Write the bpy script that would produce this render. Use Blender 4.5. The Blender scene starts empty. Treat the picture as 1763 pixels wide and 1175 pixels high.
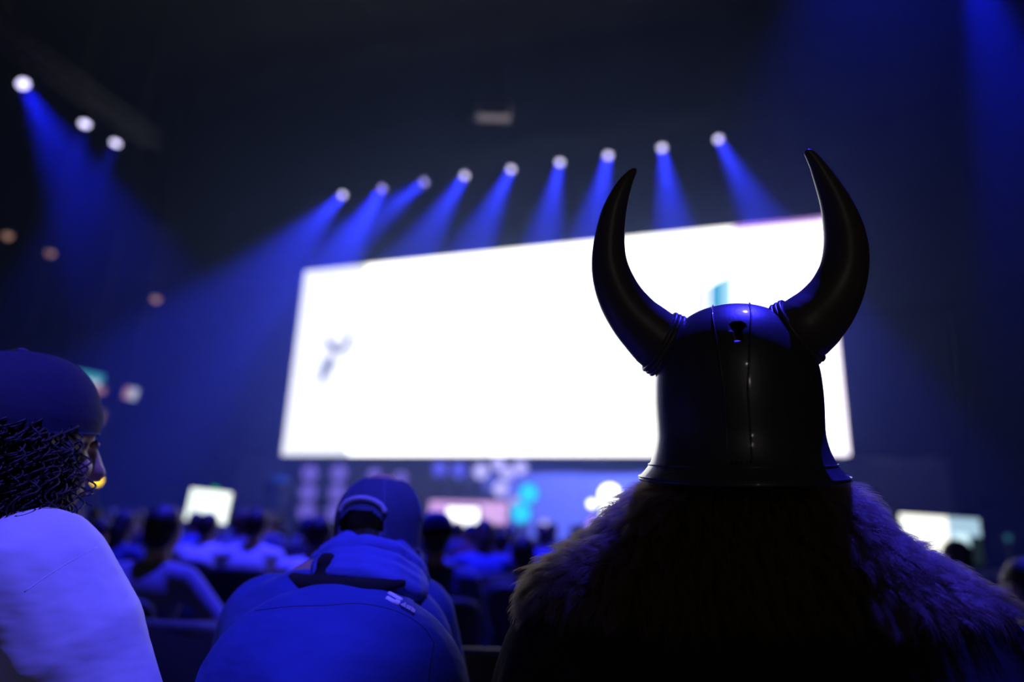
import bpy, bmesh, math, random
import numpy as np
from mathutils import Vector, Matrix, Quaternion
from mathutils.bvhtree import BVHTree

SC = bpy.context.scene
COL = SC.collection
R_ = math.radians
rng = random.Random(7)
nrg = np.random.default_rng(11)

# ------------------------------------------------------------------ camera
FPX = 1150.0                       # focal length in pixels of the 1763 px frame
CAMZ = 1.22
PITCH, ROLL = R_(15.6), R_(2.1)
CP = Vector((0, 0, CAMZ))
FW = Vector((0, math.cos(PITCH), math.sin(PITCH)))
R0 = Vector((1, 0, 0)); U0 = Vector((0, -math.sin(PITCH), math.cos(PITCH)))
RT = R0 * math.cos(ROLL) + U0 * math.sin(ROLL)
UP = U0 * math.cos(ROLL) - R0 * math.sin(ROLL)

cam = bpy.data.cameras.new('camera')
cam.sensor_width = 36.0
cam.lens = FPX / 1763 * 36.0
cam.clip_start = 0.05; cam.clip_end = 300
cam.dof.use_dof = True
cam.dof.focus_distance = 0.90
cam.dof.aperture_fstop = 1.28
cam.dof.aperture_blades = 0
camo = bpy.data.objects.new('camera', cam); COL.objects.link(camo)
mw = Matrix((RT, UP, -FW)).transposed().to_4x4(); mw.translation = CP
camo.matrix_world = mw
SC.camera = camo

# ------------------------------------------------------------------ world, exposure
w = bpy.data.worlds.new('hall_dark'); SC.world = w
w.use_nodes = True
w.node_tree.nodes['Background'].inputs[0].default_value = (0.25, 0.35, 1.0, 1)
w.node_tree.nodes['Background'].inputs[1].default_value = 0.0004
vs = SC.view_settings
vs.view_transform = 'Standard'; vs.look = 'None'; vs.exposure = 0.0; vs.gamma = 1.0
vs.use_curve_mapping = False
SC.cycles.use_denoising = True
SC.cycles.max_bounces = 4
SC.cycles.diffuse_bounces = 2
SC.cycles.glossy_bounces = 2
SC.cycles.adaptive_threshold = 0.03
SC.cycles.volume_bounces = 0
SC.cycles.sample_clamp_indirect = 4.0

# ------------------------------------------------------------------ big lights of the hall
BLUE = (0.034, 0.028, 1.0)
def spot_light(name, loc, target, watts, deg, blend, radius, color):
    l = bpy.data.lights.new(name, 'SPOT')
    l.energy = watts; l.spot_size = R_(deg); l.spot_blend = blend
    l.shadow_soft_size = radius; l.color = color
    o = bpy.data.objects.new(name, l); COL.objects.link(o)
    o.location = loc
    d = Vector(target) - Vector(loc)
    o.rotation_euler = d.to_track_quat('-Z', 'Y').to_euler()
    return o
# blue moving lights hung over the audience
spot_light('audience_wash_light', (2.7, 3.4, 9.8), (0.45, 0.95, 1.50), 9000, 3.6, 0.35, 0.06, BLUE)
spot_light('audience_wash_light', (1.0, -1.8, 8.5), (-1.02, 1.35, 1.0), 4600, 13, 0.2, 0.08, (0.085, 0.072, 1.0))
spot_light('audience_wash_light', (-1.5, 5.0, 11.0), (-1.4, 6.2, 0.9), 17000, 50, 0.5, 0.12, BLUE)
spot_light('audience_wash_light', (5.5, 3.0, 9.0), (2.5, 3.1, 1.0), 11000, 17, 0.3, 0.12, BLUE)
spot_light('stage_wash_light', (6.0, 15.0, 9.0), (2.6, 25.5, 1.8), 30000, 34, 0.6, 0.2, (0.10, 0.14, 1.0))
# two white house lamps high at the back of the hall
for p, e in (((0.15, -7.0, 3.9), 24), ((0.35, -6.0, 1.9), 13)):
    l = bpy.data.lights.new('house_lamp', 'POINT'); l.energy = e; l.shadow_soft_size = 0.09
    l.color = (1.0, 0.93, 0.85)
    o = bpy.data.objects.new('house_lamp', l); COL.objects.link(o); o.location = p

# ------------------------------------------------------------------ helpers
def ray(px, py):
    return FW * FPX + RT * (px - 881.5) + UP * (587.5 - py)
def at(px, py, Y):                 # point at world depth Y
    d = ray(px, py); return CP + d * (Y / d.y)
def atd(px, py, D):                # point at camera depth D
    return CP + ray(px, py) * (D / FPX)
def on_plane(px, py, p0, n):
    d = ray(px, py); return CP + d * ((p0 - CP).dot(n) / d.dot(n))
def topx(p):
    v = p - CP; f = v.dot(FW)
    return 881.5 + v.dot(RT) / f * FPX, 587.5 - v.dot(UP) / f * FPX

MATS = {}
def mat(name, color=(0.5, 0.5, 0.5), rough=0.7, metal=0.0, emit=None, estr=0.0, bump=0.0, bscale=80.0,
        mix=None, nscale=12.0, stretch=(1, 1, 1), sheen=0.0, coat=0.0, spec=0.5, bdist=0.004, crough=0.06):
    if name in MATS: return MATS[name]
    m = bpy.data.materials.new(name); m.use_nodes = True
    nt = m.node_tree; b = nt.nodes['Principled BSDF']
    b.inputs['Base Color'].default_value = (*color, 1)
    b.inputs['Roughness'].default_value = rough
    b.inputs['Metallic'].default_value = metal
    b.inputs['Specular IOR Level'].default_value = spec
    if sheen: b.inputs['Sheen Weight'].default_value = sheen
    if coat:
        b.inputs['Coat Weight'].default_value = coat; b.inputs['Coat Roughness'].default_value = crough
    if emit is not None:
        b.inputs['Emission Color'].default_value = (*emit, 1)
        b.inputs['Emission Strength'].default_value = estr
    if bump or mix:
        tc = nt.nodes.new('ShaderNodeTexCoord'); mp = nt.nodes.new('ShaderNodeMapping')
        mp.inputs['Scale'].default_value = stretch
        nt.links.new(tc.outputs['Object'], mp.inputs['Vector'])
    if mix:
        n = nt.nodes.new('ShaderNodeTexNoise'); n.inputs['Scale'].default_value = nscale
        n.inputs['Detail'].default_value = 5
        nt.links.new(mp.outputs['Vector'], n.inputs['Vector'])
        r = nt.nodes.new('ShaderNodeValToRGB')
        r.color_ramp.elements[0].position = 0.35; r.color_ramp.elements[1].position = 0.65
        r.color_ramp.elements[0].color = (*color, 1); r.color_ramp.elements[1].color = (*mix, 1)
        nt.links.new(n.outputs['Fac'], r.inputs['Fac'])
        nt.links.new(r.outputs['Color'], b.inputs['Base Color'])
    if bump:
        n2 = nt.nodes.new('ShaderNodeTexNoise'); n2.inputs['Scale'].default_value = bscale
        n2.inputs['Detail'].default_value = 3
        nt.links.new(mp.outputs['Vector'], n2.inputs['Vector'])
        bp = nt.nodes.new('ShaderNodeBump'); bp.inputs['Strength'].default_value = bump
        bp.inputs['Distance'].default_value = bdist
        nt.links.new(n2.outputs['Fac'], bp.inputs['Height'])
        nt.links.new(bp.outputs['Normal'], b.inputs['Normal'])
    MATS[name] = m
    return m

def tag(o, label=None, cat=None, group=None, kind=None):
    if label: o['label'] = label
    if cat: o['category'] = cat
    if group: o['group'] = group
    if kind: o['kind'] = kind
    return o
def empty(name, loc=(0, 0, 0), rz=0.0):
    o = bpy.data.objects.new(name, None); COL.objects.link(o)
    o.location = loc; o.rotation_euler = (0, 0, rz); o.empty_display_size = 0.1
    return o
def link(name, me, m, parent=None, smooth=True):
    o = bpy.data.objects.new(name, me); COL.objects.link(o)
    if m is not None:
        me.materials.clear()
        for q in (m if isinstance(m, (list, tuple)) else [m]): me.materials.append(q)
    if smooth and len(me.polygons):
        me.polygons.foreach_set('use_smooth', [True] * len(me.polygons))
    if parent is not None:
        o.parent = parent
        if parent.parent is not None or any(abs(c) > 0 for c in parent.location) or abs(parent.rotation_euler.z) > 0: pass
    return o
def wlink(name, me, m, parent, smooth=True):
    """link a mesh whose vertices are world coordinates under a placed root"""
    o = link(name, me, m, None, smooth)
    if parent is not None:
        chain = Matrix.Identity(4); q = parent; ms = []
        while q is not None:
            ms.append(q.matrix_parent_inverse @ q.matrix_basis if q.parent else q.matrix_basis); q = q.parent
        for k in reversed(ms): chain = chain @ k
        o.parent = parent; o.matrix_parent_inverse = chain.inverted()
    return o
def bm_mesh(name, bm):
    bmesh.ops.recalc_face_normals(bm, faces=bm.faces[:])
    me = bpy.data.meshes.new(name); bm.to_mesh(me); bm.free(); return me

def add_box(bm, c, s, rot=None, bev=0.0):
    r = bmesh.ops.create_cube(bm, size=1.0)
    vs_ = r['verts']
    M = Matrix.Translation(Vector(c)) @ (rot.to_4x4() if rot is not None else Matrix.Identity(4)) @ Matrix.Diagonal((*s, 1))
    bmesh.ops.transform(bm, matrix=M, verts=vs_)
    if bev:
        es = list({e for v in vs_ for e in v.link_edges})
        bmesh.ops.bevel(bm, geom=es, offset=bev, segments=2, affect='EDGES', profile=0.6)
def add_ring_loft(bm, rings, caps=True, closed=True):
    rows = [[bm.verts.new(p) for p in r] for r in rings]
    n = len(rows[0])
    for a, b in zip(rows, rows[1:]):
        for i in range(n if closed else n - 1):
            j = (i + 1) % n
            try: bm.faces.new((a[i], a[j], b[j], b[i]))
            except ValueError: pass
    if caps and closed:
        try:
            bm.faces.new(rows[0]); bm.faces.new(rows[-1][::-1])
        except ValueError: pass
    return rows
def frame_of(d):
    d = d.normalized(); a = Vector((0, 0, 1)) if abs(d.z) < 0.9 else Vector((1, 0, 0))
    x = d.cross(a).normalized(); return x, d.cross(x).normalized()
def add_tube(bm, pts, rad, seg=10, caps=True):
    pts = [Vector(p) for p in pts]; n = len(pts)
    rs = rad if isinstance(rad, (list, tuple)) else [rad] * n
    rings = []; x = None
    for i, p in enumerate(pts):
        d = (pts[min(i + 1, n - 1)] - pts[max(i - 1, 0)]).normalized()
        if x is None: x, y = frame_of(d)
        else:
            x = (x - d * x.dot(d)).normalized(); y = d.cross(x)
        rings.append([p + (x * math.cos(2 * math.pi * k / seg) + y * math.sin(2 * math.pi * k / seg)) * rs[i] for k in range(seg)])
    add_ring_loft(bm, rings, caps)
def add_ell(bm, c, r, rot=None, seg=20):
    q = bmesh.ops.create_uvsphere(bm, u_segments=seg, v_segments=max(8, seg // 2 + 2), radius=1.0)
    M = Matrix.Translation(Vector(c)) @ (rot.to_4x4() if rot is not None else Matrix.Identity(4)) @ Matrix.Diagonal((*r, 1))
    bmesh.ops.transform(bm, matrix=M, verts=q['verts'])
def add_cap(bm, a, b, ra, rb, seg=14):
    """tapered capsule"""
    a = Vector(a); b = Vector(b); d = (b - a); L = d.length
    if L < 1e-6: return add_ell(bm, a, (ra,) * 3)
    d /= L; x, y = frame_of(d); rings = []
    for t in (-0.98, -0.8, -0.45, 0):
        rr = ra * math.sqrt(1 - t * t); rings.append((a + d * ra * t, rr))
    for t in (0, 0.45, 0.8, 0.98):
        rr = rb * math.sqrt(1 - t * t); rings.append((b + d * rb * t, rr))
    add_ring_loft(bm, [[p + (x * math.cos(2 * math.pi * k / seg) + y * math.sin(2 * math.pi * k / seg)) * r for k in range(seg)] for p, r in rings])
def catmull(pts, n):
    P = [Vector(p) for p in pts]; out = []
    Q = [P[0] * 2 - P[1]] + P + [P[-1] * 2 - P[-2]]
    for i in range(len(P) - 1):
        p0, p1, p2, p3 = Q[i:i + 4]
        for k in range(n):
            t = k / n
            out.append(0.5 * ((2 * p1) + (p2 - p0) * t + (2 * p0 - 5 * p1 + 4 * p2 - p3) * t * t + (3 * p1 - p0 - 3 * p2 + p3) * t ** 3))
    out.append(P[-1].copy()); return out
def organic(name, prims, voxel=0.012, smooth=6, extra=None):
    """union of capsules and ellipsoids grown into one continuous skin"""
    bm = bmesh.new()
    for p in prims:
        if p[0] == 'c': add_cap(bm, *p[1:])
        elif p[0] == 'e': add_ell(bm, *p[1:])
        elif p[0] == 'm': p[1](bm)
    me = bm_mesh('tmp', bm)
    o = bpy.data.objects.new('tmp', me); COL.objects.link(o)
    m = o.modifiers.new('r', 'REMESH'); m.mode = 'VOXEL'; m.voxel_size = voxel
    if smooth:
        s = o.modifiers.new('s', 'SMOOTH'); s.iterations = smooth; s.factor = 0.5
    dg = bpy.context.evaluated_depsgraph_get(); dg.update()
    out = bpy.data.meshes.new_from_object(o.evaluated_get(dg))
    bpy.data.objects.remove(o); bpy.data.meshes.remove(me)
    out.name = name
    if extra:
        bm = bmesh.new(); bm.from_mesh(out); extra(bm)
        bm.to_mesh(out); bm.free()
    return out
def bvh_of(me):
    return BVHTree.FromPolygons([v.co.copy() for v in me.vertices], [tuple(p.vertices) for p in me.polygons])
def hit(bvh, px, py, off=0.0):
    loc, nor, i, d = bvh.ray_cast(CP, ray(px, py).normalized())
    if loc is None: return None
    if nor.dot(FW) > 0: nor = -nor
    return loc + nor * off
def copy_tree(o, parent=None):
    c = o.copy(); COL.objects.link(c)
    if parent is not None: c.parent = parent
    for ch in list(o.children): copy_tree(ch, c)
    return c

# materials shared by many things
M_BLACK = mat('black_metal', (0.02, 0.02, 0.022), 0.5, 0.3)
M_TRUSS = mat('truss_metal', (0.025, 0.025, 0.028), 0.6, 0.3)
M_FLOOR = mat('hall_floor', (0.035, 0.035, 0.04), 0.6, bump=0.1, bscale=6, mix=(0.05, 0.05, 0.055), nscale=1.5)
M_WALL = mat('hall_wall', (0.022, 0.022, 0.026), 0.9, mix=(0.03, 0.03, 0.034), nscale=0.6)

# ------------------------------------------------------------------ the hall
def slab(name, c, s, m):
    bm = bmesh.new(); add_box(bm, c, s); o = link(name, bm_mesh(name, bm), m, None, False)
    return tag(o, kind='structure')
slab('floor', (0, 18, -0.1), (84, 84, 0.2), M_FLOOR)
slab('ceiling', (0, 18, 22.1), (84, 84, 0.2), M_WALL)
slab('wall_back', (0, 58, 11), (84, 0.3, 22.2), M_WALL)
slab('wall_left', (-40, 18, 11), (0.3, 80, 22.2), M_WALL)
slab('wall_right', (40, 18, 11), (0.3, 80, 22.2), M_WALL)
slab('wall_rear', (0, -22, 11), (84, 0.3, 22.2), M_WALL)

# ------------------------------------------------------------------ the big screen
hv = FW * FPX + RT * (-3394.0) + UP * (-197.0); hv.z = 0; HD = hv.normalized()     # along the screen, to the left
SN = Vector((-HD.y, HD.x, 0));  SN = SN if SN.y < 0 else -SN                        # faces the audience
BR = at(1463, 786, 22.0)
BL = on_plane(485, 783, BR, SN); TL = on_plane(525, 467, BR, SN); TR = on_plane(1420, 374, BR, SN)
zb = (BR.z + BL.z) / 2; zt = (TL.z + TR.z) / 2
SW = ((BL - BR).dot(HD) + (TL - BR).dot(HD)) / 2
def scr(u, z, off=0.0):             # u metres from the right edge along the screen
    p = BR + HD * u + SN * off; return Vector((p.x, p.y, z))
def u_of(px, py, off=0.0):
    p = on_plane(px, py, BR + SN * off, SN); return (p - BR).dot(HD), p.z

def emat(name, color, strength, mix=None, nscale=1.0, small=False):
    if name in MATS: return MATS[name]
    m = bpy.data.materials.new(name); m.use_nodes = True; nt = m.node_tree; nt.nodes.clear()
    out = nt.nodes.new('ShaderNodeOutputMaterial'); e = nt.nodes.new('ShaderNodeEmission')
    e.inputs['Strength'].default_value = strength; e.inputs['Color'].default_value = (*color, 1)
    if mix:
        tc = nt.nodes.new('ShaderNodeTexCoord'); n = nt.nodes.new('ShaderNodeTexNoise'); n.inputs['Scale'].default_value = nscale
        r = nt.nodes.new('ShaderNodeValToRGB'); r.color_ramp.elements[0].color = (*color, 1); r.color_ramp.elements[1].color = (*mix, 1)
        r.color_ramp.elements[0].position = 0.55; r.color_ramp.elements[1].position = 0.75
        nt.links.new(tc.outputs['Object'], n.inputs['Vector']); nt.links.new(n.outputs['Fac'], r.inputs['Fac']); nt.links.new(r.outputs['Color'], e.inputs['Color'])
    nt.links.new(e.outputs[0], out.inputs['Surface']); m.cycles.emission_sampling = 'FRONT' if strength >= 1.2 and not small else 'NONE'
    MATS[name] = m; return m
SCREEN_E = 2.6
def panel(name, pts, m, parent, depth=0.0):
    bm = bmesh.new(); f = bm.faces.new([bm.verts.new(p) for p in pts])
    if depth:
        r = bmesh.ops.extrude_face_region(bm, geom=[f])
        bmesh.ops.translate(bm, vec=-SN * depth, verts=[v for v in r['geom'] if isinstance(v, bmesh.types.BMVert)])
    return wlink(name, bm_mesh(name, bm), m, parent, False)
screen = empty('led_screen', scr(SW / 2, 0)); 
tag(screen, 'huge bright white screen hanging over the stage', 'screen')
uL = u_of(615, 620)[0]; uR = u_of(1262, 480)[0]
p_left = panel('display_panel', [scr(SW, zb), scr(uL, zb), scr(uL, zt), scr(SW, zt)], emat('screen_left', (0.84, 0.87, 1.0), 1.3), screen, 0.05)
tag(p_left, 'slightly dimmer left end of the screen with a dark mark')
p_mid = panel('display_panel', [scr(uL, zb), scr(uR, zb), scr(uR, zt), scr(uL, zt)], emat('screen_main', (1.0, 1.0, 1.0), SCREEN_E), screen, 0.05)
tag(p_mid, 'blown-out white middle of the screen')
p_right = panel('display_panel', [scr(uR, zb), scr(0, zb), scr(0, zt), scr(uR, zt)], emat('screen_right', (0.93, 0.85, 1.0), 2.2), screen, 0.05)
tag(p_right, 'faintly lavender right end of the screen')
bm = bmesh.new()
cc = scr(SW / 2, (zb + zt) / 2, -0.30)
add_box(bm, cc, (SW + 0.1, 0.40, zt - zb + 0.1), Matrix((-HD, -SN, Vector((0, 0, 1)))).transposed())
wlink('housing', bm_mesh('housing', bm), M_BLACK, screen, False)
for t in (0.1, 0.5, 0.9):
    c = scr(SW * t, zt, -0.3); bm = bmesh.new(); add_tube(bm, [c, Vector((c.x, c.y, 21.95))], 0.015, 6); wlink('cable', bm_mesh('cable', bm), M_BLACK, screen)
def graphic(name, px, m, parent, off=0.03):
    return panel(name, [on_plane(x, y, BR + SN * off, SN) for x, y in px], m, parent)
M_NAVY_E = emat('screen_navy', (0.05, 0.07, 0.22), 1.0)
M_TEAL_E = emat('screen_teal', (0.03, 0.38, 0.55), 1.0)
M_AQUA_E = emat('screen_aqua', (0.42, 0.80, 0.95), 1.0)
M_GREY_E = emat('screen_pale', (0.90, 0.92, 1.0), 1.05)
graphic('dark_mark', [(560, 584), (575, 591), (582, 600), (592, 594), (599, 577), (604, 580), (598, 598), (588, 607), (572, 607), (566, 598)], M_NAVY_E, p_left)
graphic('dark_mark', [(572, 610), (574, 625), (566, 640), (557, 655), (551, 660), (552, 645), (557, 628), (564, 618)], M_NAVY_E, p_left)
graphic('teal_shape', [(1222, 492), (1243, 480), (1243, 560), (1222, 560)], M_TEAL_E, p_mid)
graphic('teal_shape', [(1243, 480), (1260, 472), (1262, 560), (1243, 560)], M_AQUA_E, p_mid)
graphic('pale_shape', [(1196, 500), (1220, 492), (1220, 560), (1190, 560)], M_GREY_E, p_mid)
graphic('pale_line', [(853, 462), (975, 456), (975, 472), (853, 478)], emat('screen_pale_line', (1, 1, 1), 1.02), p_mid)
graphic('purple_edge', [(1264, 389), (1420, 374), (1420, 381), (1264, 396)], emat('screen_purple', (0.62, 0.30, 1.0), 1.1), p_right)

# ------------------------------------------------------------------ lamps and trusses
def can_light(label, pos, target, size, lens_mat, watts=0, deg=14, color=BLUE, group=None, hangp=None, hang=0.5, blend=0.6, name='stage_spotlight', rad=None):
    """a moving-head spotlight: housing, yoke, clamp, lens and its own light"""
    pos = Vector(pos); d = (Vector(target) - pos).normalized()
    root = empty(name, pos); tag(root, label, 'spotlight', group)
    q = d.to_track_quat('Z', 'Y').to_matrix()
    s = size
    prof = [(0.0, -1.5), (0.34, -1.48), (0.46, -1.3), (0.50, -0.9), (0.50, -0.2), (0.56, -0.12), (0.56, 0.0), (0.49, 0.0), (0.47, -0.04)]
    bm = bmesh.new(); n = 20
    add_ring_loft(bm, [[q @ Vector((max(r, 0.001) * s * math.cos(2 * math.pi * k / n), max(r, 0.001) * s * math.sin(2 * math.pi * k / n), h * s)) for k in range(n)] for r, h in prof], caps=False)
    link('housing', bm_mesh('housing', bm), M_BLACK, root)
    bm = bmesh.new()
    add_ring_loft(bm, [[q @ Vector((r * s * math.cos(2 * math.pi * k / n), r * s * math.sin(2 * math.pi * k / n), h * s)) for k in range(n)] for r, h in [(0.475, -0.045), (0.4, -0.02), (0.22, 0.0), (0.01, 0.008)]], caps=False)
    link('lens', bm_mesh('lens', bm), lens_mat, root)
    bm = bmesh.new(); up = Vector((0, 0, 1)) if hang > 0 else Vector((0, 0, -1)); side = q @ Vector((1, 0, 0)); side.z = 0
    side = side.normalized() if side.length > 0.01 else Vector((1, 0, 0))
    mid = q @ Vector((0, 0, -0.6 * s))
    add_tube(bm, [mid + side * 0.52 * s, mid + side * 0.66 * s, mid + side * 0.66 * s + up * 0.8 * s, mid + up * 0.95 * s, mid - side * 0.66 * s + up * 0.8 * s, mid - side * 0.66 * s, mid - side * 0.52 * s], 0.06 * s, 8)
    link('yoke', bm_mesh('yoke', bm), M_BLACK, root)
    bm = bmesh.new(); add_tube(bm, [mid + up * 0.9 * s, hangp(pos + mid) - pos], 0.07 * s, 8)
    link('clamp', bm_mesh('clamp', bm), M_BLACK, root)
    if watts:
        l = bpy.data.lights.new('beam', 'SPOT'); l.energy = watts; l.spot_size = R_(deg); l.spot_blend = blend
        l.shadow_soft_size = rad if rad is not None else 0.42 * s; l.color = color
        lo = bpy.data.objects.new('beam', l); COL.objects.link(lo); lo.parent = root
        lo.location = d * 0.12 * s * 1.5; lo.rotation_euler = d.to_track_quat('-Z', 'Y').to_euler()
    return root
def truss(label, a, b, wdt=0.4, name='lighting_truss', bays=None):
    a = Vector(a); b = Vector(b); root = empty(name, a); tag(root, label, 'truss')
    d = (b - a); L = d.length; d.normalize(); x, y = frame_of(d)
    cs = [(x * i + y * j) * wdt / 2 for i, j in ((1, 1), (1, -1), (-1, -1), (-1, 1))]
    for c in cs:
        bm = bmesh.new(); add_tube(bm, [c, d * L + c], 0.028, 8); link('chord', bm_mesh('chord', bm), M_TRUSS, root)
    n = bays or int(L / 0.5); bm = bmesh.new()
    for i in range(n):
        for k in range(4):
            p = cs[k] + d * L * i / n; q = cs[(k + 1) % 4] + d * L * (i + 1) / n
            add_tube(bm, [p, q], 0.012, 5, False)
    lo = link('lattice', bm_mesh('lattice', bm), M_TRUSS, root); lo['kind'] = 'stuff'
    for t in (0.12, 0.5, 0.88):
        c = d * L * t; bm = bmesh.new(); add_tube(bm, [c, Vector((c.x, c.y, 21.95 - a.z))], 0.012, 6); link('cable', bm_mesh('cable', bm), M_BLACK, root)
    return root

M_LENS = emat('lens_blue_white', (0.66, 0.62, 1.0), 3.2, small=True)
M_LENS_DIM = emat('lens_blue', (0.42, 0.38, 1.0), 2.4, small=True)
ORD = ['first', 'second', 'third', 'fourth', 'fifth', 'sixth', 'seventh', 'eighth', 'ninth', 'tenth', 'eleventh', 'twelfth', 'thirteenth', 'fourteenth', 'fifteenth', 'sixteenth', 'seventeenth', 'eighteenth', 'nineteenth', 'twentieth', 'twenty-first', 'twenty-second', 'twenty-third', 'twenty-fourth', 'twenty-fifth']
TP = BR + SN * 1.6
def closest(a, b):
    d = (b - a).normalized(); x, y = frame_of(d)
    cs = [(x * i + y * j) * 0.2 for i, j in ((1, 1), (1, -1), (-1, -1), (-1, 1))]
    return lambda p: min((a + d * (p - a).dot(d) + c for c in cs), key=lambda q: (q - p).length)
beams = [((590, 336), (545, 384)), ((658, 325), (612, 400)), ((730, 314), (668, 362)), ((800, 303), (752, 380)), ((880, 292), (838, 380)),
         ((964, 280), (942, 390)), ((1047, 268), (1026, 370)), ((1140, 255), (1156, 370)), ((1237, 240), (1296, 350))]
tz = Vector((0, 0, 0.80)); trp = [on_plane(*a, TP, SN) for a, b in beams]; dl = (trp[0] - trp[-1]).normalized(); tA = (trp[0] + dl * 3 + tz, trp[-1] - dl * 3 + tz)
for i, (a, b) in enumerate(beams):
    p = trp[i]
    dv = at(*b, p.y - 1.6) - p
    can_light('glowing blue-white spotlight over the screen, %s from the left of nine' % ORD[i], p, p + dv, 0.26,
              M_LENS_DIM if i in (1, 2) else M_LENS, (52000, 72000, 55000, 55000, 52000, 48000, 46000, 46000, 48000)[i], (22, 22, 20, 20, 20, 20, 20, 20, 20)[i], (0.06, 0.07, 1.0), 'spotlights over the screen', closest(*tA))
truss('dark lighting truss carrying nine spotlights over the screen', *tA)

lp = [((40, 145), 13.0, (98, 250)), ((146, 214), 15.0, (120, 330)), ((199, 247), 16.5, (160, 330))]
lpos = [at(*a, Y) for a, Y, b in lp]; tB = (lpos[0] + (lpos[0] - lpos[2]) * 0.5 + tz, lpos[2] + (lpos[2] - lpos[0]) * 0.5 + tz)
for i, (a, Y, b) in enumerate(lp):
    p = lpos[i]; g = at(*b, Y - 0.5)
    can_light('bright spotlight high at the far left, %s from the left of three' % ORD[i], p, g, 0.24, M_LENS, (11000, 4000, 4000)[i], (22, 20, 24)[i], (0.02, 0.03, 1.0), 'spotlights high at the left', closest(*tB))
truss('dark lighting truss carrying three spotlights at the left', *tB)
tC = (at(1480, -260, 13) + (at(1480, -260, 13) - at(1655, -120, 9.5)) * 0.3 + tz, at(1655, -120, 9.5) + (at(1655, -120, 9.5) - at(1480, -260, 13)) * 0.3 + tz)
p = at(1655, -120, 9.5)
can_light('blue spotlight just above the upper right corner', p, at(1745, 190, 8.6), 0.26, M_LENS, 20000, 17, (0.01, 0.02, 1.0), None, closest(*tC))
can_light('blue spotlight high above the right horn', at(1480, -260, 13), at(1590, 420, 11), 0.26, M_LENS, 4500, 46, (0.02, 0.05, 1.0), None, closest(*tC))
truss('dark lighting truss above the right side of the hall', *tC)

# ------------------------------------------------------------------ haze in the hall
bm = bmesh.new(); add_box(bm, (0, 24.5, 10.5), (56, 33, 20.8))
hz = bpy.data.materials.new('haze'); hz.use_nodes = True; nt = hz.node_tree; nt.nodes.clear()
o1 = nt.nodes.new('ShaderNodeOutputMaterial'); v1 = nt.nodes.new('ShaderNodeVolumeScatter')
v1.inputs['Color'].default_value = (0.28, 0.40, 1.0, 1); v1.inputs['Density'].default_value = 0.0075; v1.inputs['Anisotropy'].default_value = 0.6
nt.links.new(v1.outputs[0], o1.inputs['Volume'])
ho = link('haze', bm_mesh('haze', bm), hz, None, False)
tag(ho, 'thin theatrical haze hanging in the hall around the stage', 'haze', kind='stuff')

# ------------------------------------------------------------------ the stage under the screen
Z3 = Vector((0, 0, 1)); ROTS = Matrix((-HD, -SN, Z3)).transposed()
STZ = 0.55
def sbox(bm, u, z, off, su, sz, sd, bev=0.0):          # box in stage coordinates, facing the audience
    add_box(bm, scr(u, z, off), (su, sd, sz), ROTS, bev)
stage = empty('stage', scr(SW / 2, 0, 2.0)); tag(stage, 'low dark stage platform running under the big screen', 'stage')
bm = bmesh.new(); sbox(bm, SW / 2, STZ - 0.05, 1.2, SW + 10, 0.1, 9.0); wlink('deck', bm_mesh('deck', bm), mat('stage_deck', (0.05, 0.05, 0.055), 0.35), stage, False)
nf = 16
for i in range(nf):
    bm = bmesh.new(); sbox(bm, -5 + (SW + 10) * (i + 0.5) / nf, (STZ - 0.1) / 2, 5.6, (SW + 10) / nf - 0.03, STZ - 0.12, 0.06)
    wlink('fascia_panel', bm_mesh('fascia_panel', bm), mat('stage_fascia', (0.03, 0.03, 0.035), 0.6), stage, False)
back = empty('stage_backdrop', scr(SW / 2, STZ, -1.0)); tag(back, 'blue-lit backdrop wall of panels below the big screen', 'backdrop')
M_BACKD = mat('backdrop_cloth', (0.42, 0.42, 0.46), 0.85, bump=0.3, bscale=2.0)
nb = 14
for i in range(nb):
    bm = bmesh.new(); sbox(bm, -3 + (SW + 6) * (i + 0.5) / nb, (STZ + zb) / 2 + 0.02, -1.0 - 0.04 * (i % 2), (SW + 6) / nb - 0.02, zb - STZ, 0.08)
    wlink('backdrop_panel', bm_mesh('backdrop_panel', bm), M_BACKD, back, False)

OFS = 1.5
def upx(px, py, off=OFS): return on_plane(px, py, BR + SN * off, SN)
def flat_display(label, px0, py0, px1, py1, off, m, frame=0.06, name='display', cat='display', stand=True, floor_z=STZ):
    a = upx(px0, py0, off); b = upx(px1, py1, off); ua = (a - BR).dot(HD); ub = (b - BR).dot(HD)
    um, zm, su, sz = (ua + ub) / 2, (a.z + b.z) / 2, abs(ua - ub), abs(a.z - b.z)
    root = empty(name, scr(um, floor_z, off)); tag(root, label, cat)
    bm = bmesh.new(); sbox(bm, um, zm, off - 0.06, su + frame * 2, sz + frame * 2, 0.10, 0.02); wlink('case', bm_mesh('case', bm), M_BLACK, root, False)
    bm = bmesh.new(); sbox(bm, um, zm, off, su, sz, 0.03); wlink('screen_face', bm_mesh('screen_face', bm), m, root, False)
    if stand:
        for k in (-0.3, 0.3):
            bm = bmesh.new(); c = scr(um + su * k, zm - sz / 2, off - 0.06); add_tube(bm, [c, Vector((c.x, c.y, floor_z))], 0.04, 8)
            wlink('post', bm_mesh('post', bm), M_BLACK, root)
            bm = bmesh.new(); add_box(bm, (c.x, c.y, floor_z + 0.015), (0.3, 0.3, 0.03), ROTS); wlink('foot', bm_mesh('foot', bm), M_BLACK, root, False)
    return root
flat_display('pink glowing display wall standing low on the stage', 740, 862, 872, 922, 1.6, emat('display_pink', (0.72, 0.40, 0.92), 0.95, (0.80, 0.50, 0.95), 0.8))
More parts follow.
